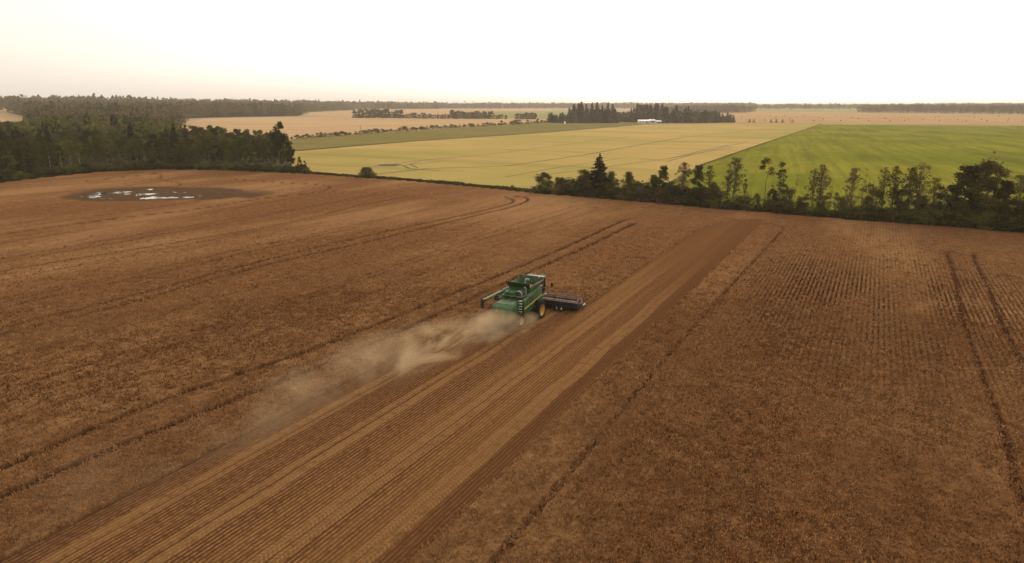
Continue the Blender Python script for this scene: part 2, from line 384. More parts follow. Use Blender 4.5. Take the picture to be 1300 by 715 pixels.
def vnoise(x, y, seed=0):
    """cheap smooth value noise, vectorised"""
    xi = np.floor(x).astype(np.int64); yi = np.floor(y).astype(np.int64); fx = x - xi; fy = y - yi
    def h(a, b):
        n = (a * 374761393 + b * 668265263 + seed * 144665) & 0x7fffffff
        n = ((n ^ (n >> 13)) * 1274126177) & 0x7fffffff
        return ((n ^ (n >> 16)) & 0xffff) / 65535.0
    fx = fx * fx * (3 - 2 * fx); fy = fy * fy * (3 - 2 * fy)
    return (h(xi, yi) * (1 - fx) + h(xi + 1, yi) * fx) * (1 - fy) + (h(xi, yi + 1) * (1 - fx) + h(xi + 1, yi + 1) * fx) * fy
def fbm(x, y, seed=0, o=4):
    v = 0; a = 0.5; t = 0
    for q_ in range(o): v = v + a * vnoise(x, y, seed + q_); t += a; x = x * 2.03 + 7.1; y = y * 2.03 - 3.7; a *= 0.55
    return v / t
POND_C = np.array(list(at(200, 246.0))); POND_R = np.array(list(at(304, 246.6)))
_e = POND_R - POND_C; POND_A = np.hypot(*_e); POND_U = _e / POND_A
def field_maps(P):
    """P (n,2) -> crop cover, wheel track, wetness, open rows"""
    s = P @ np.array(DV); p = P @ np.array(NV); x, y = P.T
    wob = (fbm(s * 0.22, s * 0 + 3.3, 5) - 0.5) * 0.35
    pl = P1 + np.where(s > 128, ((s - 128) / 18.0) ** 2 * 7.5, 0)
    cut = (smooth(-0.12, 0.12, p - (pl + wob)) * smooth(0.12, -0.12, p - (P2 + wob * 0.8)) * smooth(S_END, S_END - 1.5, s))
    cut2 = smooth(-0.12, 0.12, p - (P0 + wob)) * smooth(0.15, -0.15, p - (P1 + 0.2)) * smooth(S_CUT, S_CUT - 0.3, s)
    cut = np.maximum(cut, cut2)
    trk = np.zeros(len(P))
    for C, w, d in TW:
        lo = C.min(0) - 3; hi = C.max(0) + 3
        m = (x > lo[0]) & (x < hi[0]) & (y > lo[1]) & (y < hi[1])
        if not m.any(): continue
        r = np.hypot(*P[m].T); ww = np.maximum(w * 0.54, r * 0.0018)
        dd = dist_poly(P[m], C) + (fbm(x[m] * 0.8, y[m] * 0.8, 9, 2) - 0.5) * 0.35
        trk[m] = np.maximum(trk[m], d * smooth(1.35, 0.55, dd / ww))
    rel = P - POND_C; u = rel @ POND_U; v = rel @ np.array([-POND_U[1], POND_U[0]])
    n1 = fbm(x * 0.07, y * 0.07, 21)
    rr = np.hypot(u / (POND_A * 1.12), v / (POND_A * 0.62)) + (n1 - 0.5) * 1.0
    wet = smooth(1.30, 0.78, rr)
    pg = smooth(-19, -6, p) * smooth(30, 8, p) * smooth(46, 80, s) * smooth(126, 98, s)
    open_ = np.maximum(pg * smooth(0.30, 0.62, fbm(p * 0.16, s * 0.05, 31) + 0.08), 0.22 * smooth(-18, -14, p) * smooth(0.3, 0.6, fbm(p * 0.1, s * 0.03, 37)))
    return s, p, cut, trk, wet, open_, rr
naz, nr = 1180, 640
az = np.linspace(R_(-56), R_(56), naz); th = np.linspace(R_(50), R_(2.9), nr)
rr_ = CAM_H / np.tan(th); AZ, RR = np.meshgrid(az, rr_)
P = np.stack([(RR * np.sin(AZ)).ravel(), (RR * np.cos(AZ)).ravel()], 1)
s_, p_, cut, trk, wet, opn, pr = field_maps(P)
r0 = np.hypot(*P.T); ex = P[:, 0]
# inside the field: nearer than the edge line at that bearing
e_az = np.arctan2(EDGE[:, 0], EDGE[:, 1]); e_r = np.hypot(*EDGE.T)
p_az = np.arctan2(P[:, 0], P[:, 1]); lim = np.interp(p_az, e_az, e_r)
inside = smooth(0.4, -0.4, r0 - lim)
crop = inside * (1 - cut) * (1 - 0.85 * trk) * (1 - 0.92 * smooth(0.3, 0.8, wet))
CROP_H = 0.30
rough = fbm(P[:, 0] * 2.6, P[:, 1] * 2.6, 41, 3) * 0.6 + fbm(p_ * 3.4, s_ * 0.7, 47, 2) * 0.4
Z = crop * (CROP_H * (0.62 + 0.5 * rough)) + (fbm(P[:, 0] * 0.5, P[:, 1] * 0.5, 3, 2) - 0.5) * 0.08
Z = Z - crop * opn * 0.06
# stubble rows stand a few centimetres
Z = Z + cut * inside * 0.05 * (0.5 + 0.5 * np.cos(p_ * 2 * np.pi / 0.28)) * smooth(80, 40, r0)
# the hollow with the pond
Z = Z - 0.10 * wet + wet * 0.34 * (fbm(P[:, 0] * 0.16, P[:, 1] * 0.20, 61, 5) - 0.5)
Z = Z - (1 - inside) * 0.55
i, j = np.meshgrid(np.arange(naz - 1), np.arange(nr - 1)); q = (j * naz + i).ravel()
F = np.stack([q, q + 1, q + naz + 1, q + naz], 1)
keep = (lim - r0)[F].max(1) > -6
me = np_mesh('brown_field', np.column_stack([P, Z]), F[keep])
fattr(me, 'crop', crop); fattr(me, 'cut', cut); fattr(me, 'trk', trk); fattr(me, 'wet', wet); fattr(me, 'opn', opn)
me.polygons.foreach_set('use_smooth', [True] * len(me.polygons))

C_DARK = (0.082, 0.036, 0.015); C_MID = (0.230, 0.108, 0.042); C_LIGHT = (0.390, 0.224, 0.100); C_STRAW = (0.38, 0.215, 0.080)
k = NT('brown_crop'); P3 = k.pos(); SPV = k.sp(); sx = k.n('ShaderNodeSeparateXYZ'); k.l(SPV, sx.inputs[0])
pp, ss = sx.outputs[0], sx.outputs[1]
fine = k.noise(P3, 5.5, 6, 0.72); midn = k.noise(P3, 0.9, 5, 0.65); big = k.noise(k.sp((1, 0.35, 1)), 0.035, 4, 0.6); streak = k.noise(k.sp((1, 0.12, 1)), 0.8, 4, 0.6)
c = k.mix(k.ramp(fine, 0.34, 0.68), C_DARK, C_MID)
c = k.mix(k.math('MULTIPLY', k.ramp(midn, 0.45, 0.72), 0.25), c, C_LIGHT)
c = k.mix(k.math('MULTIPLY', k.ramp(big, 0.42, 0.68), 0.45), c, C_LIGHT)
c = k.mix(k.math('MULTIPLY', k.ramp(streak, 0.45, 0.75), 0.3), c, C_DARK)
rows = k.ramp(k.math('SINE', k.math('MULTIPLY', pp, 2 * math.pi / 0.50)), -0.3, 0.6)
c = k.mix(k.math('MULTIPLY', k.math('MULTIPLY', rows, k.attr('opn')), 0.95), c, (0.030, 0.014, 0.007))
c = k.mix(k.math('MULTIPLY', k.attr('trk'), 0.95), c, (0.050, 0.021, 0.009))
# cut stubble
srow = k.ramp(k.math('SINE', k.math('ADD', k.math('MULTIPLY', pp, 2 * math.pi / 0.28), k.math('MULTIPLY', k.noise(k.sp((1, 0.4, 1)), 0.6, 2), 1.2))), -0.3, 0.75)
st = k.mix(k.math('MULTIPLY', srow, k.ramp(k.noise(P3, 2.6, 5, 0.75), 0.30, 0.62)), (0.095, 0.041, 0.016), (0.270, 0.135, 0.056))
st = k.mix(k.math('MULTIPLY', k.ramp(fine, 0.55, 0.75), 0.6), st, C_STRAW)
lane = k.noise(k.sp((1, 0.02, 1)), 0.35, 3, 0.6)
st = k.mix(k.math('MULTIPLY', k.ramp(lane, 0.48, 0.66), 0.38), st, (0.295, 0.155, 0.055))
st = k.mix(k.math('MULTIPLY', k.ramp(lane, 0.50, 0.32), 0.45), st, (0.075, 0.034, 0.016))
st = k.mix(k.math('MULTIPLY', k.ramp(pp, -23.5, -19.0), 0.6), st, (0.105, 0.044, 0.017))
st = k.mix(k.math('MULTIPLY', k.ramp(ss, 78, 118), 0.5), st, (0.150, 0.066, 0.025))
for pc, hw, chev in ((-25.15, 0.42, 1), (-24.35, 0.36, 1), (-21.1, 0.36, 1), (-20.35, 0.42, 1), (-34.5, 0.40, 0), (-33.7, 0.2, 0), (-30.5, 0.34, 0), (-29.6, 0.42, 0.5)):
    d = k.math('ABSOLUTE', k.math('SUBTRACT', k.math('ADD', pp, k.math('MULTIPLY', k.noise(k.sp((0, 1, 0)), 0.08, 2), 0.7)), pc + 0.35))
    band = k.ramp(d, hw, hw * 0.7)
    ch = k.ramp(k.math('SINE', k.math('MULTIPLY', k.math('ADD', ss, k.math('MULTIPLY', d, 0.9)), 2 * math.pi / 0.30)), -0.3, 0.5)
    tcol = k.mix(k.math('MULTIPLY', ch, 0.62 * chev), (0.34, 0.185, 0.070), (0.15, 0.072, 0.026))
    tcol = k.mix(k.math('MULTIPLY', k.ramp(fine, 0.4, 0.62), 0.35), tcol, (0.13, 0.07, 0.033))
    st = k.mix(k.math('MULTIPLY', k.math('MULTIPLY', band, k.math('MULTIPLY', k.ramp(k.noise(P3, 1.1, 4, 0.7), 0.25, 0.55), 0.7 if chev else 0.5)), k.ramp(ss, 112, 60)), st, tcol)
c = k.mix(k.attr('cut'), c, st)
wetc = k.mix(k.noise(P3, 0.5, 4), (0.060, 0.034, 0.018), (0.12, 0.070, 0.037))
c = k.mix(k.ramp(k.attr('wet'), 0.05, 0.75), c, wetc)
hgt = k.math('ADD', k.math('MULTIPLY', fine, 1.0), k.math('MULTIPLY', srow, k.math('MULTIPLY', k.attr('cut'), 0.35)))
M_CROP = k.surf(c, 1.0, 0.0, normal=k.bump(hgt, 0.8, 0.22))
tag(link_mesh('brown_field', me, M_CROP), kind='structure')
# plain continuation of the same field behind and beside the viewpoint
sheet('field', [(-330, 180), (-330, -260), (330, -260), (330, 90), (60, 130), (0, 150)], M_CROP, -0.46)

# pond water lying in the hollow
ring = []
for a in np.linspace(0, 2 * math.pi, 72, endpoint=False):
    rad = 0.80 + 0.07 * math.sin(3 * a + 1) + 0.05 * math.sin(7 * a)
    q = POND_C + POND_U * (POND_A * 1.12 * rad * math.cos(a)) + np.array([-POND_U[1], POND_U[0]]) * (POND_A * 0.62 * rad * math.sin(a))
    ring.append(q)
k = NT('pond_water'); g = k.noise(k.pos(), 2.0, 3)
M_WATER = k.surf(k.mix(k.noise(k.pos(), 0.2, 3), (0.05, 0.04, 0.03), (0.09, 0.075, 0.05)), 0.06, 0.6, normal=k.bump(g, 0.03, 0.02))
sheet('pond_water', ring, M_WATER, -0.088)

# ------------------------------------------------------------------ standing crop near the viewpoint: stalks
def stalks(n, r_lo, r_hi, a0, a1, size, name, seed):
    g = np.random.default_rng(seed)
    u = g.random(n); r = np.sqrt(r_lo ** 2 + (r_hi ** 2 - r_lo ** 2) * u); a = g.uniform(a0, a1, n)
    P = np.stack([r * np.sin(a), r * np.cos(a)], 1)
    s, p, cut, trk, wet, opn, _ = field_maps(P)
    lim_ = np.interp(np.arctan2(P[:, 0], P[:, 1]), e_az, e_r)
    dens = (1 - cut) * (1 - 0.93 * trk) * (1 - smooth(0.2, 0.6, wet)) * (1 - opn * 0.9 * (np.sin(p * 2 * np.pi / 0.50) > -0.1))
    dens *= 0.30 + 0.9 * smooth(0.3, 0.6, fbm(P[:, 0] * 2.4, P[:, 1] * 2.4, 71, 2))
    dens *= smooth(148, 75, np.hypot(*P.T))
    m = (g.random(n) < dens) & (np.hypot(*P.T) < lim_ - 0.3)
    P = P[m]; n = len(P); nb = 4
    base = np.repeat(P, nb, 0) + g.normal(0, 0.07 * size, (n * nb, 2))
    hh = CROP_H * g.uniform(0.85, 1.35, n * nb); yaw = g.uniform(0, math.pi, n * nb); w = g.uniform(0.012, 0.030, n * nb) * size
    lean = g.normal(0, 0.13, (n * nb, 2))
    dx = np.cos(yaw) * w; dy = np.sin(yaw) * w
    V = np.zeros((n * nb, 4, 3))
    V[:, 0] = np.column_stack([base[:, 0] - dx * .6, base[:, 1] - dy * .6, np.full(n * nb, 0.10)])
    V[:, 1] = np.column_stack([base[:, 0] + dx * .6, base[:, 1] + dy * .6, np.full(n * nb, 0.10)])
    V[:, 2] = np.column_stack([base[:, 0] + dx + lean[:, 0], base[:, 1] + dy + lean[:, 1], hh])
    V[:, 3] = np.column_stack([base[:, 0] - dx + lean[:, 0], base[:, 1] - dy + lean[:, 1], hh * g.uniform(.85, 1, n * nb)])
    me = np_mesh(name, V.reshape(-1, 3), np.arange(n * nb * 4).reshape(-1, 4))
    fattr(me, 'tone', np.repeat(np.clip(g.normal(0.45, 0.30, n), 0, 1), nb) * 0.75 + g.random(n * nb) * 0.25, 'FACE')
    return me
k = NT('stalks'); tone = k.attr('tone')
c = k.mix(k.ramp(tone, 0.1, 0.62), (0.058, 0.022, 0.007), (0.285, 0.132, 0.049))
c = k.mix(k.math('MULTIPLY', k.ramp(tone, 0.55, 0.85), k.ramp(k.noise(k.pos(), 0.10, 5, 0.65), 0.38, 0.62)), c, (0.43, 0.25, 0.105))
c = k.mix(k.math('MULTIPLY', k.ramp(k.noise(k.sp((1, 0.35, 1)), 0.05, 4, 0.6), 0.42, 0.68), 0.35), c, C_LIGHT)
df = k.n('ShaderNodeBsdfDiffuse'); tr = k.n('ShaderNodeBsdfTranslucent'); k.l(c, df.inputs[0]); k.l(c, tr.inputs[0])
ms = k.n('ShaderNodeMixShader'); ms.inputs[0].default_value = 0.3
k.l(df.outputs[0], ms.inputs[1]); k.l(tr.outputs[0], ms.inputs[2]); k.l(ms.outputs[0], k.out.inputs[0]); M_STALK = k.m
crop_me = []
for args in ((110000, 24, 48, R_(-45), R_(45), 1.0, 'a', 1), (170000, 48, 85, R_(-42), R_(42), 1.4, 'b', 2), (120000, 85, 150, R_(-41), R_(41), 2.0, 'c', 3)):
    me = stalks(*args); me.materials.append(M_STALK); crop_me.append(me)
bmj = bmesh.new()
def join_np(name, meshes, mat, attrs=()):
    Vs, Fs, At, off = [], [], [], 0
    for m_ in meshes:
        v = np.empty(len(m_.vertices) * 3, np.float32); m_.vertices.foreach_get('co', v); v = v.reshape(-1, 3)
        f = np.empty(len(m_.loops), np.int32); m_.loops.foreach_get('vertex_index', f); Fs.append(f.reshape(-1, 4) + off)
        t = np.empty(len(m_.polygons), np.float32); m_.attributes['tone'].data.foreach_get('value', t); At.append(t)
        Vs.append(v); off += len(v)
    me = np_mesh(name, np.concatenate(Vs), np.concatenate(Fs)); fattr(me, 'tone', np.concatenate(At), 'FACE')
    for m_ in meshes: bpy.data.meshes.remove(m_)
    return link_mesh(name, me, mat)
bmj.free()
tag(join_np('standing_crop', crop_me, M_STALK), 'ripe brown crop standing uncut around the harvested strip', 'crop', kind='stuff')

# ------------------------------------------------------------------ trees
def leaf_quads(g, C, size, flat=0.0):
    """random small quads at centres C"""
    n = len(C); a = g.normal(size=(n, 3)); a /= np.linalg.norm(a, axis=1)[:, None]
    b = g.normal(size=(n, 3)); b[:, 2] *= (1 - flat); a[:, 2] *= (1 - flat)
    b -= (b * a).sum(1)[:, None] * a / (a * a).sum(1)[:, None]; b /= np.linalg.norm(b, axis=1)[:, None]
    a /= np.linalg.norm(a, axis=1)[:, None]
    s = (size * g.uniform(0.55, 1.3, n))[:, None] * 0.5
    return np.stack([C - a * s * 0.8, C + b * s, C + a * s * 1.1, C - b * s * 0.9], 1)
def crown_points(g, H, base, Rx, nclump, n, lobes=0.25, top_heavy=0.5, fill=0.55):
    """leaf centres of an uneven crown made of clumps"""
    u = g.random(nclump); ang = g.uniform(0, 2 * math.pi, nclump)
    zz = base + (H - base) * (0.10 + 0.86 * u ** (1 - 0.45 * top_heavy)) if base > 0.06 * H else H * (0.06 + 0.88 * u)
    t = (zz - base) / (H - base)
    env = Rx * np.sin(np.pi * np.clip((0.32 if base < 0.16 * H else 0.16) + (0.66 if base < 0.16 * H else 0.80) * t, 0, 1)) ** 0.75
    rad = env * (fill + (1 - fill) * g.random(nclump)) * 0.85
    C = np.stack([rad * np.cos(ang), rad * np.sin(ang), zz], 1)
    cr = Rx * lobes * g.uniform(0.65, 1.4, nclump)
    idx = g.integers(0, nclump, n); d = g.normal(size=(n, 3)); d /= np.linalg.norm(d, axis=1)[:, None]
    rr = cr[idx] * g.random(n) ** 0.45 * (1 + 0.15 * g.normal(size=n)); d[:, 2] *= 0.75
    return C, C[idx] + d * rr[:, None]
def limbs_mesh(name, g, H, base, C, r, nl, mat_n=6, lean=(0, 0), fork=None):
    mb = MB(); segs = 5; pts = []
    top = H * 0.9 if fork is None else H * fork
    for q_ in range(segs + 1):
        t = q_ / segs; pts.append(Vector((lean[0] * t + 0.10 * math.sin(q_ * 1.7), lean[1] * t + 0.1 * math.cos(q_ * 2.3) - 0.1, top * t)))
    for q_ in range(segs): mb.tube(pts[q_], pts[q_ + 1], r * (1 - 0.85 * q_ / segs), r * (1 - 0.85 * (q_ + 1) / segs), mat_n, cap=False)
    order = g.permutation(len(C))[:nl]
    for o_ in order:
        c = Vector(C[o_]); zt = max(base * 0.8, c.z - (0.25 + 0.3 * g.random()) * (H - base) * 0.7); t = min(zt / top, 0.95)
        a = Vector((lean[0] * t, lean[1] * t, zt)); mid = a.lerp(c, 0.55) + Vector((0, 0, -0.05 * H * g.random()))
        rr = r * (1 - 0.85 * t) * 0.45
        mb.tube(a, mid, rr, rr * 0.6, 5, cap=False); mb.tube(mid, c, rr * 0.6, rr * 0.2, 4, cap=False)
    bmesh.ops.recalc_face_normals(mb.bm, faces=mb.bm.faces)
    me = bpy.data.meshes.new(name); mb.bm.to_mesh(me); mb.bm.free(); return me
class Proto: pass
def proto(kind, H, Rx, base, ncl, nleaf, lsize, leafm, barkm, seed, lobes=0.25, top=0.5, fill=0.5, limbs=10, r=None, lean=(0, 0)):
    g = np.random.default_rng(seed); p = Proto(); p.H = H; p.kind = kind
    C, L = crown_points(g, H, base, Rx, ncl, nleaf, lobes, top, fill)
    t = (L[:, 2] / H)[:, None]; L[:, :2] += np.array(lean) * t; C[:, :2] += np.array(lean) * (C[:, 2:3] / H)
    L[:, 2] = np.maximum(L[:, 2], 0.15)
    Q = leaf_quads(g, L, lsize)
    p.crown = np_mesh('crown', Q.reshape(-1, 3), np.arange(len(Q) * 4).reshape(-1, 4)); p.crown.materials.append(leafm)
    p.trunk = limbs_mesh('trunk', g, H, base, C, r or H * 0.016, limbs, lean=lean); p.trunk.materials.append(barkm)
    return p
def spruce(H, Rx, tiers, per, lsize, seed, mat=None, start=0.06):
    g = np.random.default_rng(seed); p = Proto(); p.H = H; p.kind = 'spruce'; pts = []
    for t in range(tiers):
        f = (t + g.uniform(-.2, .2)) / tiers; z = H * (start + (0.95 - start) * f); R = Rx * (1 - f) ** 0.72 * g.uniform(0.85, 1.12) + 0.025 * H
        nb = int(7 + 8 * (1 - f))
        for b in range(nb):
            a = g.uniform(0, 2 * math.pi); Rb = R * g.uniform(0.65, 1.15)
            n = max(5, int(per * Rb / Rx)); u = g.random(n) ** 0.7
            rr = Rb * u; w = 0.16 * Rb * (1 - u) + 0.12
            zz = z - 0.22 * rr + 0.10 * Rb * u ** 3 + g.normal(0, 0.07, n) - g.random(n) * 0.18 * (H / tiers)
            aa = a + g.normal(0, 1, n) * w / np.maximum(rr, 0.3)
            pts.append(np.stack([rr * np.cos(aa), rr * np.sin(aa), zz], 1))
    L = np.concatenate(pts + [np.stack([g.normal(0, .07, 40), g.normal(0, .07, 40), H * g.uniform(.93, 1.0, 40)], 1)])
    Q = leaf_quads(g, L, lsize, 0.3)
    p.crown = np_mesh('crown', Q.reshape(-1, 3), np.arange(len(Q) * 4).reshape(-1, 4)); p.crown.materials.append(mat or M_NEEDLE)
    mb = MB(); mb.tube((0, 0, 0), (0, 0, H * 0.95), H * 0.016, 0.02, 7)
    me = bpy.data.meshes.new('trunk'); mb.bm.to_mesh(me); mb.bm.free(); me.materials.append(M_BARK); p.trunk = me
    return p
NAMES = {'spruce': ('spruce_tree', 'spruce'), 'shrub': ('shrub', 'shrub'), 'leafy': ('leafy_tree', 'tree'), 'bare': ('bare_tree', 'tree'), 'aspen': ('aspen_tree', 'tree')}
def plant(pr, x, y, Ht, rz=None, wide=1.0, label='', group=None, zoff=0.0, name=None):
    nm, cat = NAMES[pr.kind]
    o = empty(name or nm, (x, y, float(height(x, y)) + zoff), random.uniform(0, 6.28) if rz is None else rz)
    s = Ht / pr.H; o.scale = (s * wide, s * wide, s)
    for part in ('trunk', 'crown'):
        c_ = bpy.data.objects.new(part, getattr(pr, part)); COL.objects.link(c_); c_.parent = o
    return tag(o, label, cat, group)

HD = [proto('leafy', 10, 3.3, 1.0, 60, 11000, .24, M_LEAF, M_BARK, 11, .25, .2, .3),
      proto('leafy', 10, 2.9, 1.0, 50, 9000, .24, M_LEAF, M_BARK, 12, .27, .2, .3)]
HG = [proto('leafy', 8, 2.7, 0.4, 40, 6500, .24, M_LEAF_G, M_BARK, 13, .32, .3, .45),
      proto('leafy', 8, 2.5, 0.4, 34, 5600, .24, M_LEAF_G, M_BARK, 14, .30, .4, .4)]
HA = [proto('bare', 10, 2.4, 2.0, 110, 3000, .15, M_LEAF_B, M_BARK, 15, .17, .4, .15, 70, .13),
      proto('bare', 10, 2.2, 1.8, 100, 3400, .15, M_LEAF_B, M_BARK, 16, .18, .4, .15, 60, .12, (0.5, 0)),
      proto('bare', 10, 2.6, 2.2, 110, 2500, .15, M_LEAF_B, M_BARK, 17, .16, .6, .15, 70, .13, (-0.4, 0.2)),
      proto('bare', 10, 1.6, 1.2, 70, 2300, .15, M_LEAF_B, M_BARK, 18, .22, .4, .15, 44, .10)]
HF = [proto('bare', 10, 1.5, 6.6, 7, 900, .20, M_LEAF, M_BARK, 19, .42, .6, .2, 8, .10, (0.3, 0)),
      proto('bare', 10, 0.8, 4.0, 9, 160, .15, M_LEAF_B, M_BARK, 20, .5, .6, .2, 9, .09, (0.6, 0))]
HBR = [proto('leafy', 7, 2.0, 0.4, 22, 3400, .20, M_LEAF_B, M_BARK, 23, .34, .4, .3)]
SHD = [proto('shrub', 3, 1.9, 0.05, 14, 1500, .20, M_LEAF, M_BARK, 24, .42, .3, .3, 4, .05),
       proto('shrub', 3, 1.6, 0.05, 12, 1300, .20, M_LEAF_B, M_BARK, 25, .42, .3, .3, 6, .05),
       proto('shrub', 3, 1.8, 0.05, 12, 1400, .20, M_LEAF_G, M_BARK, 26, .42, .3, .3, 4, .05)]
SPR = spruce(10, 2.3, 24, 90, .26, 27, start=0.02)
BUSH = proto('shrub', 3.4, 3.4, .05, 50, 6500, .24, M_LEAF, M_BARK, 28, .30, .2, .3, 4, .05)

def edge_at(px, back=0.0):
    """a spot on the field edge below photograph column px, so many metres behind it"""
    py = np.interp(px, [q_[0] for q_ in EDGE_PX], [q_[1] for q_ in EDGE_PX]); p = at(px, py)
    return p + p.normalized() * back
def h_for(p, topy, px):
    """height that reaches photograph row topy from ground spot p"""
    d = math.hypot(p.x, p.y); b = -(topy - 357.5) / FPX; a = (px - 650) / FPX
    dy = math.cos(PITCH) + b * math.sin(PITCH); dz = -math.sin(PITCH) + b * math.cos(PITCH)
    return CAM_H + dz / math.hypot(a, dy) * d - float(height(p.x, p.y))
HEDGE = [  # column, top row, prototype, width factor, metres behind edge, label
 (650, 234, SHD[2], .8, 2.0, 'tiny round green shrub alone on the field edge left of the hedgerow'),
 (678, 237, SHD[0], .8, 2.0, 'low dark bush at the left end of the hedgerow'),
 (692, 219, HG[0], 1.25, 3.0, 'round green tree at the left end of the hedgerow, short of the spruce'),
 (707, 225, HG[1], 1.2, 3.5, 'small green tree touching the round tree at the left end of the hedgerow'),
 (722, 227, HBR[0], 1.3, 2.6, 'small brownish bushy tree between the round green trees and the spruce'),
 (741, 216, HG[0], 1.25, 3.0, 'green round-topped tree pressed against the left side of the spruce'),
 (760, 196, SPR, 1.55, 3.5, 'tall dark conical spruce rising above the hedgerow'),
 (776, 217, HG[1], .95, 5.0, 'thin light green tree just right of the tall spruce'),
 (796, 218, HG[1], 1.05, 4.0, 'small green tree with a domed top, second tree right of the spruce'),
 (816, 234, HBR[0], 1.3, 3.0, 'low olive bushy tree right of the domed green tree'),
 (828, 222, HG[1], 1.1, 4.0, 'mid-sized olive tree leaning on its taller pointed neighbour'),
 (840, 210, HD[1], .85, 4.0, 'olive tree with a pointed top left of the grey airy tree'),
 (852, 226, HBR[0], 1.2, 2.8, 'brownish bushy tree under the pointed olive tree'),
 (864, 206, HA[1], 1.2, 4.0, 'greyish airy tree with a thin crown near where the field path meets the hedgerow'),
 (884, 209, HD[1], .75, 3.6, 'narrow dark leafy tree standing where the green field begins'),
 (898, 209, HA[3], 1.3, 5.0, 'slim airy tree right behind the narrow dark leafy tree'),
 (904, 232, HD[0], .95, 2.6, 'short dark round tree at the foot of the slim airy tree'),
 (922, 214, HA[3], .9, 3.4, 'thin twiggy tree beside the tall bare tree with spreading limbs'),
 (930, 200, HA[0], 1.15, 3.6, 'tall bare tree with spreading limbs and hardly any leaves'),
 (944, 226, HA[3], .8, 3.6, 'short bare tree right of the tall bare tree'),
 (968, 202, HF[0], 1.1, 3.6, 'spindly tree with a few dark leaf clumps at its top'),
 (987, 204, HA[3], 1.1, 3.0, 'slim brown tree with leafy top right of the spindly clumped tree'),
 (996, 229, HBR[0], .9, 3.0, 'little brown bushy tree leaning on the slim brown tree'),
 (1005, 222, HF[1], 1.0, 3.4, 'leafless leaning snag beside the slim brown tree'),
 (1030, 214, HA[2], .8, 4.0, 'purplish bare tree on the left of a close pair'),
 (1038, 209, HA[0], .95, 3.6, 'purplish bare tree on the right of a close pair'),
 (1050, 232, HF[1], .9, 1.6, 'pale dead leafless stem bent over the field edge'),
 (1062, 240, HBR[0], .9, 3.2, 'low brown bushy tree right of the bent dead stem'),
 (1077, 213, HA[1], 1.0, 4.0, 'brown airy tree with a rounded crown left of the straight dark trunk'),
 (1089, 214, HF[1], .9, 3.0, 'straight dark bare trunk with hardly a twig'),
 (1103, 226, HBR[0], 1.15, 3.2, 'dense brown column-shaped tree'),
 (1117, 212, HA[2], .8, 4.0, 'grey airy tree right of the dense brown tree'),
 (1129, 211, HA[0], .9, 3.6, 'grey airy tree with a dark forked trunk'),
 (1141, 226, HBR[0], .8, 3.6, 'small brown tree left of the leaning broad-headed tree'),
 (1150, 212, HA[1], 1.1, 4.4, 'airy tree tucked behind the leaning broad-headed tree'),
 (1158, 206, HA[2], 1.05, 3.6, 'tall brown tree with a broad head leaning right'),
 (1180, 225, HA[0], 1.15, 3.6, 'squat brown airy tree left of the great dark trees'),
 (1194, 230, HBR[0], 1.1, 3.2, 'low brown tree at the foot of the great dark tree'),
 (1219, 209, HD[1], 1.25, 4.4, 'great dark leafy tree, left one of two at the right end of the hedgerow'),
 (1245, 206, HD[0], 1.15, 4.0, 'great dark leafy tree, right one of two at the right end of the hedgerow'),
 (1268, 228, HD[1], 1.0, 3.4, 'dark tree in the lee of the great dark trees'),
 (1290, 222, HA[1], 1.2, 3.6, 'brown airy tree near the right end of the hedgerow'),
 (1306, 218, HD[0], .95, 3.6, 'dark tree cut by the right border of the picture'),
 (1335, 224, HD[1], .95, 3.6, 'dark tree just beyond the right border of the picture'),
 (1365, 230, HA[0], 1.1, 3.6, 'airy tree beyond the right border of the picture')]
for px, ty, pr, wd, bk, lab in HEDGE:
    p = edge_at(px, bk); Ht = max(1.0, h_for(p, ty, px)) / 0.985
    if pr in HA or pr in HF: wd *= 1.0
    plant(pr, p.x, p.y, Ht, None if pr not in (HF[0], HF[1]) else 0.0, wd, lab, 'trees of the hedgerow' if pr.kind != 'shrub' else None)
# shrub layer of the hedgerow
px = 684.0; n_sh = 0
while px < 1420:
    for back in (1.2, 4.2):
        if back > 2 and random.random() < 0.35: continue
        p = edge_at(px + random.uniform(-3, 3), back + random.uniform(-.5, .6))
        pr = random.choice(SHD + [SHD[0], SHD[0], SHD[1]])
        hh = random.uniform(1.3, 3.0) + (1.2 if px < 920 or px > 1180 else 0) + (0.6 if random.random() < .15 else 0)
        plant(pr, p.x, p.y, hh, None, random.uniform(1.0, 1.5), 'low bush in the tangled undergrowth beneath the hedgerow trees', 'bushes under the hedgerow trees'); n_sh += 1
    px += random.uniform(7.5, 11.5)
p = at(466, 226.0); plant(BUSH, p.x, p.y, 3.0, 0, 1.0, 'round dark bush alone on the field edge between the wood and the hedgerow', zoff=0)
p = at(1262, 195); plant(SHD[0], p.x, p.y, 1.1, 0, 1.0, 'low dark clump alone out in the green field')
for px in list(range(716, 924, 13)) + [958, 975, 1018, 1046, 1070, 1096, 1136, 1168, 1186, 1204, 1278, 1284, 1300, 1318]:
    p = edge_at(px + random.uniform(-4, 4), random.uniform(3, 7)); pr = random.choice([HBR[0], HG[1], HD[1], HBR[0]])
    plant(pr, p.x, p.y, random.uniform(3.4, 5.4), None, random.uniform(1.1, 1.6), 'bushy young tree filling a gap in the hedgerow', 'bushy young trees of the hedgerow', name='young_tree')
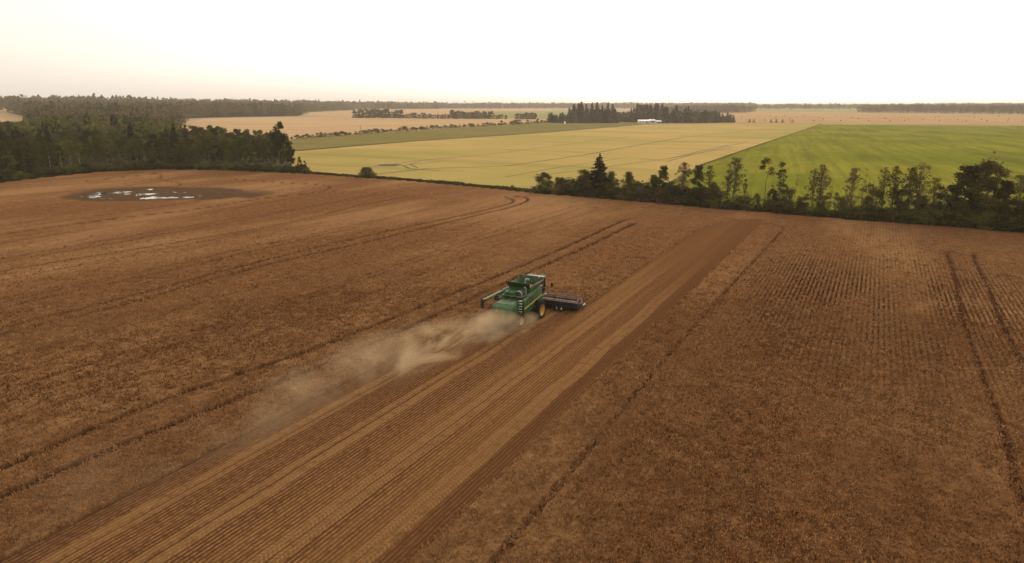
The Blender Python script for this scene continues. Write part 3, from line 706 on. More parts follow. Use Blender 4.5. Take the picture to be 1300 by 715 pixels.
# grassy margin along the whole edge
mp = [EDGE[i_] for i_ in range(3, len(EDGE))]; inner = [e * (1 - 0.2 / np.hypot(*e)) for e in mp]; outer = [e * (1 + 7.5 / np.hypot(*e)) for e in mp][::-1]
sheet('field_margin', [tuple(v) for v in inner + outer], M_MARGIN, 0.06)
def grass(n, seed, pts, w0, w1, hmin, hmax, size):
    g = np.random.default_rng(seed); pts = np.array(pts); seg = g.integers(0, len(pts) - 1, n); L = np.hypot(*(pts[1:] - pts[:-1]).T)
    seg = g.choice(len(L), n, p=L / L.sum()); t = g.random(n)[:, None]
    P = pts[seg] * (1 - t) + pts[seg + 1] * t; P = P * (1 + (g.uniform(w0, w1, n) / np.hypot(*P.T)))[:, None]
    hh = g.uniform(hmin, hmax, n) * (0.5 + fbm(P[:, 0] * .3, P[:, 1] * .3, 5, 3)); yaw = g.uniform(0, math.pi, n); w = g.uniform(.5, 1.2, n) * size
    dx = np.cos(yaw) * w; dy = np.sin(yaw) * w; z0 = height(P[:, 0], P[:, 1]); ln = g.normal(0, .15, (n, 2))
    hh = hh * np.where((P[:, 0] > at(392, 221).x) & (P[:, 0] < at(680, 245).x), .5, 1.0)
    V = np.zeros((n, 4, 3)); V[:, 0] = np.column_stack([P[:, 0] - dx, P[:, 1] - dy, z0]); V[:, 1] = np.column_stack([P[:, 0] + dx, P[:, 1] + dy, z0])
    V[:, 2] = np.column_stack([P[:, 0] + dx * .4 + ln[:, 0], P[:, 1] + dy * .4 + ln[:, 1], z0 + hh]); V[:, 3] = np.column_stack([P[:, 0] - dx * .4 + ln[:, 0], P[:, 1] - dy * .4 + ln[:, 1], z0 + hh])
    return np_mesh('tall_grass', V.reshape(-1, 3), np.arange(n * 4).reshape(-1, 4))
M_GRASS = foliage('grass', (0.085, 0.068, 0.020), (0.13, 0.095, 0.030), (0.045, 0.050, 0.012))
tag(link_mesh('tall_grass', grass(60000, 4, EDGE[3:], 0.0, 6.5, .3, 1.1, .16), M_GRASS), 'rough dark grass and weeds along the far edge of the brown field', 'grass', kind='stuff')

# ------------------------------------------------------------------ the wood on the left
LD = [proto('leafy', 15, 4.2, 2.2, 26, 2600, .50, M_LEAF, M_BARK, 31, .30, .5, .45, 6),
      proto('leafy', 15, 3.8, 3.0, 24, 2400, .50, M_LEAF, M_BARK, 32, .30, .6, .45, 6),
      proto('leafy', 15, 3.4, 3.0, 20, 2000, .50, M_LEAF_G, M_BARK, 33, .32, .6, .4, 6),
      proto('leafy', 15, 4.4, 1.6, 28, 2800, .50, M_LEAF, M_BARK, 36, .28, .4, .5, 6)]
LA = [proto('aspen', 15, 3.2, 6.5, 16, 1400, .50, M_LEAF_G, M_PALE, 34, .34, .5, .4, 8, .22),
      proto('aspen', 15, 2.8, 6.0, 14, 1200, .50, M_LEAF, M_PALE, 35, .34, .5, .4, 8, .20),
      proto('aspen', 15, 3.0, 5.0, 14, 900, .45, M_LEAF_B, M_PALE, 38, .30, .5, .3, 10, .20)]
LS = [spruce(15, 3.0, 26, 18, .60, 37), spruce(15, 2.5, 25, 15, .60, 39)]
for i_, (px, ty, pr, wd, bk) in enumerate([
  (4, 176, LD[1], 1.0, 3), (14, 188, LD[2], .9, 2), (34, 178, LD[0], 1.35, 4), (52, 190, LD[3], .9, 3), (66, 182, LA[0], 1.1, 4), (80, 187, LA[1], 1.0, 4), (92, 180, LA[0], 1.15, 6),
  (103, 184, LA[0], 1.1, 3), (118, 194, LA[2], .9, 5), (130, 176, LD[0], 1.0, 7), (138, 190, LA[1], .9, 3), (150, 184, LD[2], 1.0, 7), (163, 196, LA[2], 1.0, 3), (175, 186, LA[1], 1.0, 6), (185, 192, LA[2], .9, 3),
  (196, 187, LD[3], 1.1, 4), (212, 180, LD[0], 1.1, 4), (226, 183, LD[1], 1.0, 6), (238, 178, LD[3], 1.0, 4), (254, 186, LD[0], .9, 3), (266, 178, LD[1], 1.0, 6), (278, 184, LD[3], 1.0, 3), (290, 180, LD[0], .95, 6),
  (302, 178, LD[1], .95, 3), (312, 174, LD[3], .9, 6), (324, 178, LD[0], .95, 3), (335, 176, LD[1], .9, 6), (346, 168, LD[3], .8, 4), (357, 157, LD[1], .75, 4), (364, 172, LD[0], .8, 3), (370, 184, LD[1], .8, 3), (381, 200, LD[0], .75, 2.5),
  (388, 204, LD[3], .6, 2)]):
    labs = {34: 'broad very dark round tree near the left border in front of the wood', 357: 'tallest tree at the right end of the wood, its top standing over the tan field',
            381: 'short dark tree near the right tip of the wood beside the barley', 388: 'small rounded tree at the very right tip of the wood'}
    p = edge_at(px, bk + 2); plant(pr, p.x, p.y, h_for(p, ty, px) / .97, None, wd,
        labs.get(px, {'leafy': 'dark leafy tree in the front row of the wood behind the pond', 'aspen': 'aspen with a pale trunk in the front row of the wood left of the pond'}[pr.kind]), 'trees in the front row of the left wood')
for i_ in range(58):                                        # bushy hem of the wood
    px = -20 + i_ * 7.1; p = edge_at(px, 1.5 + random.random()); pr = random.choice([SHD[0], SHD[0], SHD[2]])
    plant(pr, p.x, p.y, random.uniform(1.8, 3.6), None, random.uniform(1.2, 1.7), 'low dark bush in the hem of the left wood', 'bushes along the foot of the left wood')

def in_poly(x, y, poly):
    c = np.zeros(len(x), bool); n = len(poly)
    for a in range(n):
        x1, y1 = poly[a]; x2, y2 = poly[(a + 1) % n]
        if y1 == y2: continue
        m = ((y1 > y) != (y2 > y)) & (x < (x2 - x1) * (y - y1) / (y2 - y1) + x1); c ^= m
    return c
def scatter(poly_px, spacing, g):
    poly = [tuple(at(*q_)) for q_ in poly_px]; xs = [a[0] for a in poly]; ys = [a[1] for a in poly]
    gx_ = np.arange(min(xs), max(xs), spacing); gy_ = np.arange(min(ys), max(ys), spacing); X_, Y_ = np.meshgrid(gx_, gy_)
    X_ = X_.ravel() + g.uniform(-.45, .45, X_.size) * spacing; Y_ = Y_.ravel() + g.uniform(-.45, .45, Y_.size) * spacing
    m = in_poly(X_, Y_, poly); return X_[m], Y_[m]
gw = np.random.default_rng(5)
wood = [(-70, 236), (0, 228), (60, 221), (120, 215), (200, 211), (300, 212), (372, 214), (362, 199), (300, 196), (235, 187), (200, 176), (178, 166), (196, 159), (236, 156.5), (238, 153), (200, 151.5), (262, 149.4),
        (300, 148.4), (380, 147.4), (386, 140), (300, 139), (100, 139), (60, 141), (10, 143), (34, 148.8), (38, 156), (-70, 159)]
WX, WY = scatter(wood, 8.2, gw); rr = np.hypot(WX, WY); o_ = np.argsort(rr); WX, WY, rr = WX[o_], WY[o_], rr[o_]
m = np.hypot(WX, WY) > np.interp(np.arctan2(WX, WY), e_az, e_r) + 12; WX, WY, rr = WX[m], WY[m], rr[m]
print('wood trees', len(WX), rr.min(), rr.max())
# clearing with scrub in the middle distance
def project(x, y, z):
    v = Vector((x, y, z - CAM_H)); dpt = v.y * math.cos(PITCH) - v.z * math.sin(PITCH); up = v.y * math.sin(PITCH) + v.z * math.cos(PITCH)
    return 650 + FPX * v.x / dpt, 357.5 - FPX * up / dpt
def keep_low(x, y, hh):
    """the wood is lower where the western tan fields show over it"""
    z0 = float(height(x, y)); bx, by = project(x, y, z0)
    if bx > 37: return hh
    lim_row = 154.5 if by > 153.6 else (141.8 if (by > 141 and bx < 10) else 0)
    for _ in range(40):
        if project(x, y, z0 + hh)[1] >= lim_row: break
        hh -= .5
    return hh
clr = [tuple(at(*q_)) for q_ in ((40, 172), (120, 170), (125, 176), (40, 178))]
near_n = min(190, len(WX))
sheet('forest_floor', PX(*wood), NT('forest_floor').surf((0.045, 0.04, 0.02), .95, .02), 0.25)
vlab = {'leafy': 'leafy tree deep in the left wood behind its front row', 'aspen': 'pale-trunked aspen deep in the left wood behind its front row', 'spruce': 'dark spruce standing among the leafy trees of the left wood'}
for i_ in range(near_n):
    x, y = WX[i_], WY[i_]; n1 = float(fbm(np.array([x * .012]), np.array([y * .012]), 77)[0])
    u = random.random(); az_ = math.atan2(x, y)
    if (u < .10 and az_ < R_(-24)) or (az_ < R_(-34.2) and u < .5): pr = random.choice(LS); hh = random.uniform(14, 18)
    elif n1 > .52: pr = random.choice(LA + [LD[2]]); hh = random.uniform(10, 14)
    else: pr = random.choice(LD); hh = random.uniform(10.5, 14.5)
    if clr and in_poly(np.array([x]), np.array([y]), clr)[0]: hh = random.uniform(2, 4); pr = LD[2]
    hh *= 0.66 + 0.52 * n1
    hh = keep_low(x, y, hh)
    if hh < 3: continue
    plant(pr, x, y, hh, None, random.uniform(.95, 1.25), vlab[pr.kind], 'trees deeper in the left wood')

def far_wood(name, X_, Y_, hmin, hmax, seed, mat, leaves=60, conifer=0.15, label='', width=0.34):
    """a mass of distant crowns as ONE mesh: each crown a cloud of leaf clumps"""
    g = np.random.default_rng(seed); n = len(X_); big_ = fbm(X_ * .01, Y_ * .01, seed + 3)
    H = g.uniform(hmin, hmax, n) * (0.72 + 0.56 * big_); con = g.random(n) < conifer; H = np.where(con, H * 1.08, H)
    if name == 'distant_wood' and seed in (81, 82):
        H = np.array([keep_low(a_, b_, h_) for a_, b_, h_ in zip(X_, Y_, H)]); con = con & (H > 6)
    W = np.where(con, 0.19, width) * H * g.uniform(.8, 1.2, n)
    idx = np.repeat(np.arange(n), leaves); m_ = len(idx); t = g.random(m_)
    d = g.normal(size=(m_, 3)); d /= np.linalg.norm(d, axis=1)[:, None]; rad = g.random(m_) ** .33
    cz = .60; # leafy: ellipsoid; conifer: cone
    ex_ = d[:, 0] * rad * W[idx]; ey_ = d[:, 1] * rad * W[idx]; ez_ = H[idx] * (cz + .40 * d[:, 2] * rad)
    low = g.random(m_) < .25; ez_ = np.where(low, H[idx] * g.uniform(.05, .6, m_), ez_)
    cr = (1 - t) * W[idx]; a = g.uniform(0, 2 * math.pi, m_); isc = con[idx]
    ex_ = np.where(isc, cr * np.cos(a), ex_); ey_ = np.where(isc, cr * np.sin(a), ey_); ez_ = np.where(isc, H[idx] * (.08 + .92 * t), ez_)
    z0 = height(X_, Y_)
    C = np.stack([X_[idx] + ex_, Y_[idx] + ey_, z0[idx] + ez_], 1)
    Q = leaf_quads(g, C, 0.125 * H[idx] if leaves >= 50 else .2 * H[idx]).reshape(-1, 3)
    me = np_mesh(name, Q, np.arange(len(Q)).reshape(-1, 4)); fattr(me, 'tone', np.where(con, .0, g.random(n))[idx], 'FACE')
    return tag(link_mesh(name, me, {M_FAR: M_FART, M_FARB: M_FARBT}[mat]), label, 'wood', kind='stuff')
X1, Y1 = WX[near_n:], WY[near_n:]; r1 = rr[near_n:]
mm = r1 < 750
far_wood('distant_wood', X1[mm], Y1[mm], 11, 16, 81, M_FAR, 110, .12, 'mixed green wood stretching back from the left of the picture')
X2, Y2 = X1[~mm], Y1[~mm]; kp = gw.random(len(X2)) < .8
far_wood('distant_wood', X2[kp], Y2[kp], 14, 20, 82, M_FAR, 50, .12, 'hazy green wood far back on the left, up to the skyline')
def band(poly, sp, h0, h1, seed, mat, leaves, con, label, name='distant_wood'):
    X_, Y_ = scatter(poly, sp, gw); print(label, len(X_)); return far_wood(name, X_, Y_, h0, h1, seed, mat, leaves, con, label)
band([(-80, 141), (60, 140.5), (200, 138.5), (390, 139), (440, 139.5), (560, 138.5), (560, 136.6), (300, 136), (-80, 136)], 22, 18, 26, 90, M_FAR, 40, .08, 'low wooded skyline beyond the left wood')
band([(260, 148.5), (380, 147.2), (392, 143), (450, 140.5), (450, 139), (300, 140), (262, 144)], 10, 14, 19, 91, M_FAR, 50, .1, 'green wood along the far side of the tan field')
band([(545, 138.3), (700, 138), (820, 138), (960, 138.5), (960, 137), (820, 136.6), (545, 136.7)], 30, 18, 26, 92, M_FARB, 40, .05, 'faint brown tree line on the skyline at the middle')
band([(1085, 143.5), (1130, 144), (1200, 144.9), (1320, 146.2), (1600, 148), (1600, 143.5), (1320, 142.5), (1150, 141), (1105, 140.8)], 17, 15, 20, 93, M_FARB, 50, .03, 'brown bare wood along the far right skyline')
band([(845, 144), (900, 144.5), (938, 144), (960, 142.4), (930, 140.5), (860, 140.5)], 14, 14, 20, 94, M_FARB, 50, .03, 'hazy brown wood behind the right end of the farm shelter belt')
band([(950, 139.4), (1130, 138.7), (1330, 140), (1330, 137.5), (950, 137.2)], 34, 14, 22, 95, M_FARB, 40, .05, 'faint far tree line behind the stubble field')
# groves between tan fields (single trees)
G1 = [proto('leafy', 15, 4.5, .3, 26, 800, 1.1, M_FAR, M_BARK, 51, .40, .2, .35, 3), proto('leafy', 15, 3.8, .3, 24, 700, 1.1, M_FAR, M_BARK, 52, .42, .2, .35, 3), proto('leafy', 15, 4.2, .3, 24, 760, 1.1, M_FARB, M_BARK, 53, .40, .2, .35, 3)]
M_NEEDLE_HAZED = foliage('needles_hazed', (0.045, 0.044, 0.022), (0.070, 0.062, 0.030), (0.085, 0.062, 0.036), 0.1)  # paler, browner needles: distance haze on the far spruces put into the colour
S1 = [spruce(15, 2.8, 19, 8, 1.2, 54, M_NEEDLE_HAZED), spruce(15, 2.3, 18, 7, 1.1, 55, M_NEEDLE_HAZED)]
def row(specs, protos, group, label, jit=6):
    for (x0, x1, y0, y1, n, h0, h1, sf) in specs:
        n = int(n * 1.5) if sf < .5 else n
        for i_ in range(n):
            t = (i_ + random.uniform(.1, .9)) / n; px = x0 + (x1 - x0) * t; py = y0 + (y1 - y0) * t
            p = at(px, py); p = p + p.normalized() * random.uniform(0, jit)
            pr = random.choice(S1) if random.random() < sf else random.choice(protos)
            plant(pr, p.x, p.y, random.uniform(h0, h1), None, random.uniform(1.2, 1.6) if pr.kind != 'spruce' else random.uniform(1.2, 1.6), (label if pr.kind != 'spruce' else label.replace('leafy tree', 'spruce')), group)
row([(449, 512, 150, 150.3, 16, 11, 16, .1), (512, 545, 150.6, 151, 9, 6, 10, 0), (545, 572, 151, 151.2, 8, 6, 9, 0), (572, 598, 151.2, 151.4, 9, 10, 15, .1), (598, 625, 151.2, 151.5, 9, 9, 13, .2), (625, 645, 151.6, 151.6, 5, 6, 8, 0), (655, 682, 151.8, 152, 8, 7, 11, .1)],
    G1, 'trees of the grove between the tan fields', 'leafy tree in the grove across the far side of the tan field', 45)
# hedge along tan field
for i_ in range(64):
    t = i_ / 63; px = 372 + (700 - 372) * t; py = 177.2 + (155.4 - 177.2) * t ** .85
    p = at(px + random.uniform(-2, 2), py); plant(random.choice(SHD), p.x, p.y, random.uniform(1.5, 3.2) * (1 + .8 * t), None, random.uniform(1.2, 2.2), 'low bush in the long hedge along the near side of the tan field', 'bushes of the hedge along the tan field')
row([(696, 722, 156.0, 156.6, 14, 8, 14, .9), (722, 782, 156.4, 156.2, 30, 13, 19, .95), (724, 780, 155.4, 155.2, 9, 21, 27, 1.0)],
    G1, 'spruces of the farm shelter belt', 'leafy tree in the farm shelter belt left of the white sheds', 10)
row([(782, 812, 155.4, 155.2, 13, 11, 15, .2), (800, 846, 154.2, 154, 18, 16, 26, .9), (840, 876, 156.2, 156, 14, 12, 22, .7), (872, 912, 156.2, 155.8, 18, 11, 17, .25), (908, 932, 155.8, 155.6, 10, 8, 14, .8)],
    G1, 'trees round the farm', 'leafy tree round the white farm sheds', 20)

# ------------------------------------------------------------------ farm sheds, mast, pole, bales
M_WHITE = paint('white_sheet', (0.75, 0.74, 0.72), .5, .3, dust=.1); M_ROOFW = paint('pale_roof', (0.80, 0.79, 0.77), .4, .4, dust=.08); M_GREYD = paint('grey_door', (0.25, 0.25, 0.26), .6, .2)
M_GLASSD = NT('dark_glass').surf((0.02, 0.025, 0.03), .1, .6); M_STEEL = paint('steel', (0.5, 0.5, 0.5), .4, .4, .6); M_WOODP = paint('pole_wood', (.2, .15, .1), .9, .1)
def shed(px, py, L, W, H, rh, rz, label):
    L, W, H, rh = L * .85, W * .8, H * .75, rh * .75
    p = at(px, py); o = empty('farm_shed', (p.x, p.y, float(height(p.x, p.y))), rz); tag(o, label, 'shed', 'white sheds of the far farm')
    MB().box((0, 0, H / 2), (L, W, H)).build('wall', M_WHITE, o)
    MB().slab([(-L / 2 - .4, -W / 2 - .5, H), (L / 2 + .4, -W / 2 - .5, H), (L / 2 + .4, 0, H + rh), (-L / 2 - .4, 0, H + rh)], .2).slab([(-L / 2 - .4, 0, H + rh), (L / 2 + .4, 0, H + rh), (L / 2 + .4, W / 2 + .5, H), (-L / 2 - .4, W / 2 + .5, H)], .2).build('roof', M_ROOFW, o)
    g_ = MB()
    for sx_ in (-1, 1): g_.prism([(-W / 2, H), (W / 2, H), (0, H + rh)], sx_ * L / 2 - .1, sx_ * L / 2 + .1)
    g_.build('gable', M_WHITE, o)
    MB().box((L * .25, -W / 2 - .03, H * .42), (4.2, .1, H * .8)).build('door', M_GREYD, o)
    for q_ in (-.35, -.1): MB().box((L * q_, -W / 2 - .03, H * .55), (1.6, .1, 1.1)).build('window', M_GLASSD, o)
shed(817, 156.3, 17, 10, 3.4, 2.0, .04, 'long white shed, left one of the farm sheds before the spruces')
shed(827.5, 156.1, 9, 9, 3.8, 2.2, -.2, 'white shed with a steeper roof, middle one of the farm sheds')
shed(835.5, 156.4, 8, 7, 2.8, 1.6, .1, 'low white shed, right one of the farm sheds')
p = at(717, 157.5); o = empty('storage_tank', (p.x, p.y, float(height(p.x, p.y)))); tag(o, 'small white tank at the left end of the shelter belt', 'tank')
MB().tube((0, 0, 0), (0, 0, 2.6), 1.1, n=20).build('shell', M_WHITE, o); MB().tube((0, 0, 2.6), (0, 0, 3.3), 1.2, .15, n=20).build('roof', M_ROOFW, o)
p = at(638, 140.3); o = empty('radio_mast', (p.x, p.y, float(height(p.x, p.y)))); tag(o, 'thin lattice mast on the skyline above the tan fields', 'mast')
mb = MB(); 
for a in range(3):
    q0 = Vector((math.cos(a * 2.094), math.sin(a * 2.094), 0)) * .8; mb.tube(q0, q0 * .5 + Vector((0, 0, 46)), .16, .12, 5)
    for z in range(0, 46, 4):
        q1 = Vector((math.cos((a + 1) * 2.094), math.sin((a + 1) * 2.094), 0)) * .7; mb.tube(q0 * .85 + Vector((0, 0, z)), q1 + Vector((0, 0, z + 4)), .07, .07, 4)
mb.build('lattice', M_STEEL, o); MB().tube((0, 0, 46), (0, 0, 50), .12, .05, 5).build('antenna', M_STEEL, o)
p = at(458, 172.5); o = empty('utility_pole', (p.x, p.y, float(height(p.x, p.y)))); tag(o, 'thin wooden pole beside the hedge of the tan field', 'pole')
MB().tube((0, 0, 0), (0, 0, 7.5), .16, .11, 8).build('post', M_WOODP, o); MB().box((0, 0, 6.9), (1.8, .12, .14)).build('crossarm', M_WOODP, o)
k = NT('bale_straw'); M_BALE = k.surf(k.mix(k.noise(k.pos(), 4, 4), (0.26, 0.16, 0.085), (0.36, 0.235, 0.13)), .95, .05)
mb = MB(); mb.lathe([(0.0, -.75), (.84, -.75), (.9, -.66), (.9, .66), (.84, .75), (0.0, .75)], Matrix.Translation((0, 0, .88)) @ Matrix.Rotation(R_(90), 4, 'Y'), 20)
bl0 = mb.build('round_bale', M_BALE); first = True
gb = random.Random(3)
for rowy in (147.2, 149, 151, 153.2):
    px = 940 + gb.uniform(0, 14)
    while px < 1310:
        b_ = bl0 if first else bl0.copy()
        if not first: COL.objects.link(b_)
        first = False; p = at(px, rowy + gb.uniform(-.5, .5) + max(0, (px - 1000) * .004)); b_.location = (p.x, p.y, float(height(p.x, p.y)) - .05); b_.rotation_euler = (0, 0, gb.uniform(0, 3.1))
        b_.scale = (0.85,) * 3
        tag(b_, 'small dark round bale lying in the far stubble field', 'bale', 'round bales in the far stubble field'); px += gb.uniform(18, 45)
for px, w in ((951, 3), (957, 2), (979, 2), (985, 3), (993, 2), (1006, 2)):
    p = at(px, 155.6); plant(SHD[1], p.x, p.y, 2.6 + w * .5, None, 1.3, 'dark low bush on the boundary between barley and far stubble', 'bushes on the boundary of the far stubble')

# ------------------------------------------------------------------ combine harvester
M_JG = paint('green_paint', (0.018, 0.095, 0.018), .38, .5, dust=.30)
M_JGD = paint('green_paint_dusty', (0.045, 0.105, 0.035), .5, .45, dust=.8, dcol=(0.27, 0.25, 0.15))
M_JGK = paint('dark_green_paint', (0.008, 0.036, 0.010), .5, .4, dust=.3)
M_JY = paint('yellow_paint', (0.50, 0.27, 0.02), .4, .5, dust=.2); M_STRIPE = paint('stripe_paint', (0.65, 0.50, 0.05), .4, .5, dust=.05)
M_BLK = paint('black_steel', (0.018, 0.017, 0.017), .55, .4, dust=.25); M_RUB = paint('rubber', (0.016, 0.015, 0.014), .85, .2, dust=.3, dcol=(.10, .065, .04))
M_GREY = paint('worn_steel', (0.33, 0.31, 0.29), .45, .5, .5, dust=.35); M_LADDER = paint('ladder_paint', (0.62, 0.60, 0.55), .5, .4, dust=.1)
M_OR = paint('orange_sign', (0.65, 0.16, 0.04), .5, .3, dust=.2); M_RED = paint('red_lens', (0.35, 0.02, 0.015), .3, .5, dust=.1)
M_TANKIN = paint('tank_inside', (0.24, 0.19, 0.13), .6, .3, dust=.5); M_AMBER = paint('amber_lens', (.7, .3, .03), .3, .5, dust=0)
cpos = SP(65.7, -32.0)
CB = empty('combine_harvester', (cpos.x, cpos.y, 0.02), -A)
tag(CB, 'green combine harvester with black dual tyres and a black header, cutting the brown crop', 'combine harvester')
# local axes: +y travel, +x right side of the machine; front axle at y = 0
b = MB(); b.prism([(-3.6, 1.05), (1.7, 1.05), (2.0, 1.5), (2.0, 2.2), (-3.4, 2.35)], -.88, .88, bevel=.03); b.build('chassis', M_JG, CB, True)
MB().box((0, 0, .95), (3.0, .42, .42), .04).build('front_axle', M_JG, CB, True)
MB().box((0, -3.75, .66), (2.6, .24, .26), .03).build('rear_axle', M_BLK, CB, True)
# rear hood with drooping tail
hood = MB().prism([(-5.25, 1.15), (-3.1, .95), (-3.1, 2.40), (-3.6, 2.46), (-4.8, 2.42), (-5.25, 2.22), (-5.42, 1.7)], -1.08, 1.08, bevel=.07).build('rear_hood', M_JG, CB, True)
MB().prism([(-4.75, 2.44), (-3.4, 2.47), (-3.4, 2.53), (-4.7, 2.50)], -.98, .98, bevel=.01).build('hood_top', M_JGD, hood, True)
for sg in (-1, 1):
    MB().box((sg * .9, -5.40, 1.45), (.12, .06, .34), .01).build('tail_lamp', M_RED, hood)
    MB().box((sg * 1.0, -5.36, 1.2), (.2, .1, .14), .02).build('marker_lamp', M_AMBER, hood)
mb = MB(); mb.slab([(-.62, -5.43, 1.78), (-.22, -5.43, 1.78), (-.42, -5.45, 2.12)], -.02); mb.build('slow_vehicle_sign', M_OR, hood)
MB().tube((.35, -5.47, 1.42), (.35, -5.40, 1.42), .09, n=16).build('emblem', M_STRIPE, hood)
MB().box((.62, -5.40, 1.9), (.02, .03, .5)).box((-.0, -5.42, 1.9), (.02, .03, .5)).build('panel_seam', M_BLK, hood)
# spreader and chopper under the hood
sp_ = MB().prism([(-5.2, .55), (-4.0, .50), (-3.7, 1.0), (-5.0, 1.12)], -.95, .95, bevel=.04).build('straw_chopper', M_BLK, CB, True)
mb = MB().slab([(-1.0, -5.05, .66), (1.0, -5.05, .66), (1.35, -6.0, .95), (-1.35, -6.0, .95)], .03)
for q_ in range(-4, 5): mb.slab([(q_ * .22, -5.1, .64), (q_ * .30, -5.95, .92), (q_ * .30, -5.95, .74), (q_ * .22, -5.1, .48)], .015)
mb.build('tailboard', M_BLK, CB)
# side shields
def side(sg):
    prof = [(-3.15, 1.25), (-1.7, 1.08), (-1.05, 1.25), (-.55, 2.0), (1.15, 2.15), (1.25, 3.20), (.6, 3.22), (-3.15, 2.50)]
    o = MB().prism(prof, sg * 1.42, sg * 1.56, bevel=.035).build('side_shield', M_JG, CB, True)
    xo = sg * 1.568
    MB().slab([(xo, -3.1, 1.66), (xo, 1.15, 2.22), (xo, 1.15, 2.31), (xo, -3.1, 1.78)], sg * .012).build('yellow_stripe', M_STRIPE, o)
    v = MB()
    for q_ in range(7): v.box((xo, -1.55, 2.66 - q_ * .085), (.03, 1.1, .045), .008)
    v.build('louvre', M_BLK, o)
    MB().box((xo, -2.4, 2.2), (.015, .03, .72)).box((xo, -.1, 2.55), (.015, .025, 1.0)).build('panel_seam', M_BLK, o)
    # sloping upper edge rail, dusty
    MB().prism([(-3.17, 2.50), (.6, 3.22), (1.25, 3.20), (1.25, 3.30), (.58, 3.32), (-3.17, 2.60)], sg * 1.22, sg * 1.60, bevel=.02).build('shoulder', M_JGD, o, True)
side(1); side(-1)
MB().prism([(-3.0, 1.9), (1.2, 1.9), (1.2, 3.12), (.6, 3.12), (-3.0, 2.46)], -1.40, 1.40).build('upper_body', M_JGD, CB)
# engine deck with rotary screen, air cleaner, exhaust
dk = MB().box((0, -2.2, 2.84), (2.36, 1.5, .14), .02).build('engine_deck', M_JGD, CB, True)
MB().box((-.35, -2.3, 3.05), (1.2, 1.1, .42), .06).build('engine_cover', M_JG, dk, True)
mb = MB(); Mx = Matrix.Translation((.75, -2.45, 3.10)) @ Matrix.Rotation(R_(90), 4, 'X')
mb.lathe([(.16, -.45), (.36, -.40), (.36, .38), (.30, .45), (.27, .40), (.0, .36)], Mx, 28); mb.build('air_intake', M_BLK, dk, True)
mb = MB(); mb.lathe([(.31, .455), (.37, .40), (.385, .40), (.385, .30), (.36, .30)], Mx, 28); mb.build('intake_ring', M_GREY, dk, True)
MB().tube((1.02, -1.75, 2.9), (1.02, -1.75, 3.5), .085, n=12).tube((1.02, -1.75, 3.5), (1.02, -1.95, 3.66), .085, n=12).build('exhaust_pipe', M_GREY, dk, True)
mb = MB()
for a, c_ in (((-1.15, -2.9), (.3, -2.9)), ((-1.15, -2.9), (-1.15, -1.7))):
    for z in (3.15, 3.45): mb.tube((*a, z), (*c_, z), .022, n=6)
    for t in (0, .5, 1): q0 = Vector((*a, 2.85)).lerp(Vector((*c_, 2.85)), t); mb.tube(q0, q0 + Vector((0, 0, .6)), .022, n=6)
mb.build('handrail', M_JG, dk)
# ladder on the right at the rear of the shield
mb = MB()
for sx_ in (1.02, 1.44): mb.path([(sx_, -3.42, .55), (sx_, -3.34, 2.70), (sx_, -3.2, 3.15)], .028)
ld = mb.build('ladder', M_BLK, CB)
mb = MB()
for q_ in range(8): mb.box((1.23, -3.44 + q_ * .012, .62 + q_ * .28), (.40, .16, .07), .008)
mb.build('rung', M_LADDER, ld)
# grain tank and its folded-out extensions
gt = MB()
for x in (-1.22, 1.22): gt.box((x, .1, 3.20), (.06, 2.5, .5))
for y in (-1.15, 1.35): gt.box((0, y, 3.20), (2.38, .06, .5))
gt.box((0, .1, 3.0), (2.3, 2.4, .05)); gto = gt.build('grain_tank', M_JG, CB)
MB().prism([(-1.05, 3.03), (1.25, 3.03), (1.25, 3.18), (.2, 3.36), (-.6, 3.30), (-1.05, 3.15)], -1.12, 1.12, bevel=.05).build('grain', paint('grain', (.30, .19, .09), .95, .05, dust=.2), gto, True)
zb, zt = 3.42, 4.02
MB().slab([(-1.25, -1.18, zb), (1.25, -1.18, zb), (1.40, -1.62, zt), (-1.40, -1.62, zt)], .04).build('rear_extension', M_JGK, gto)
MB().slab([(1.25, 1.38, zb), (-1.25, 1.38, zb), (-1.40, 1.72, zt), (1.40, 1.72, zt)], .04).build('front_extension', M_JGK, gto)
MB().slab([(-1.25, 1.38, zb), (-1.25, -1.18, zb), (-1.42, -1.30, zt - .3), (-1.42, 1.45, zt - .3)], .04).build('left_extension', M_JG, gto)
MB().slab([(1.25, -1.18, zb), (1.25, 1.38, zb), (1.52, 1.60, zt - .22), (1.52, -1.25, zt - .22)], .04).build('right_extension', M_TANKIN, gto)
mb = MB().tube((-.1, .1, 3.1), (.15, .1, 4.0), .12, .10, 10).tube((.15, .1, 4.0), (.55, .1, 4.02), .10, .10, 10); mb.build('fill_auger', M_GREY, gto, True)
mb = MB().path([(-1.40, -1.62, zt), (1.40, -1.62, zt)], .03).path([(-1.40, 1.72, zt), (1.40, 1.72, zt)], .03); mb.build('rim_tube', M_JGD, gto)
# unloading auger folded back along the left side
E0, E1 = Vector((-1.50, .35, 3.05)), Vector((-1.92, -5.45, 2.80))
ua = MB().tube(E0, E1, .17, .155, 18).tube((-1.35, .45, 2.0), E0 + Vector((.05, .1, -.05)), .24, .24, 16).build('unloading_auger', M_JGD, CB, True)
dr = (E1 - E0).normalized()
MB().tube(E1 - dr * .05, E1 + dr * .28, .22, .22, 16).tube(E1 + dr * .22, E1 + dr * .30 + Vector((0, 0, -.75)), .21, .17, 14).build('spout', M_BLK, ua, True)
MB().box(E0.lerp(E1, .62) + Vector((.1, 0, -.35)), (.5, .12, .5), .02).build('auger_cradle', M_BLK, CB)
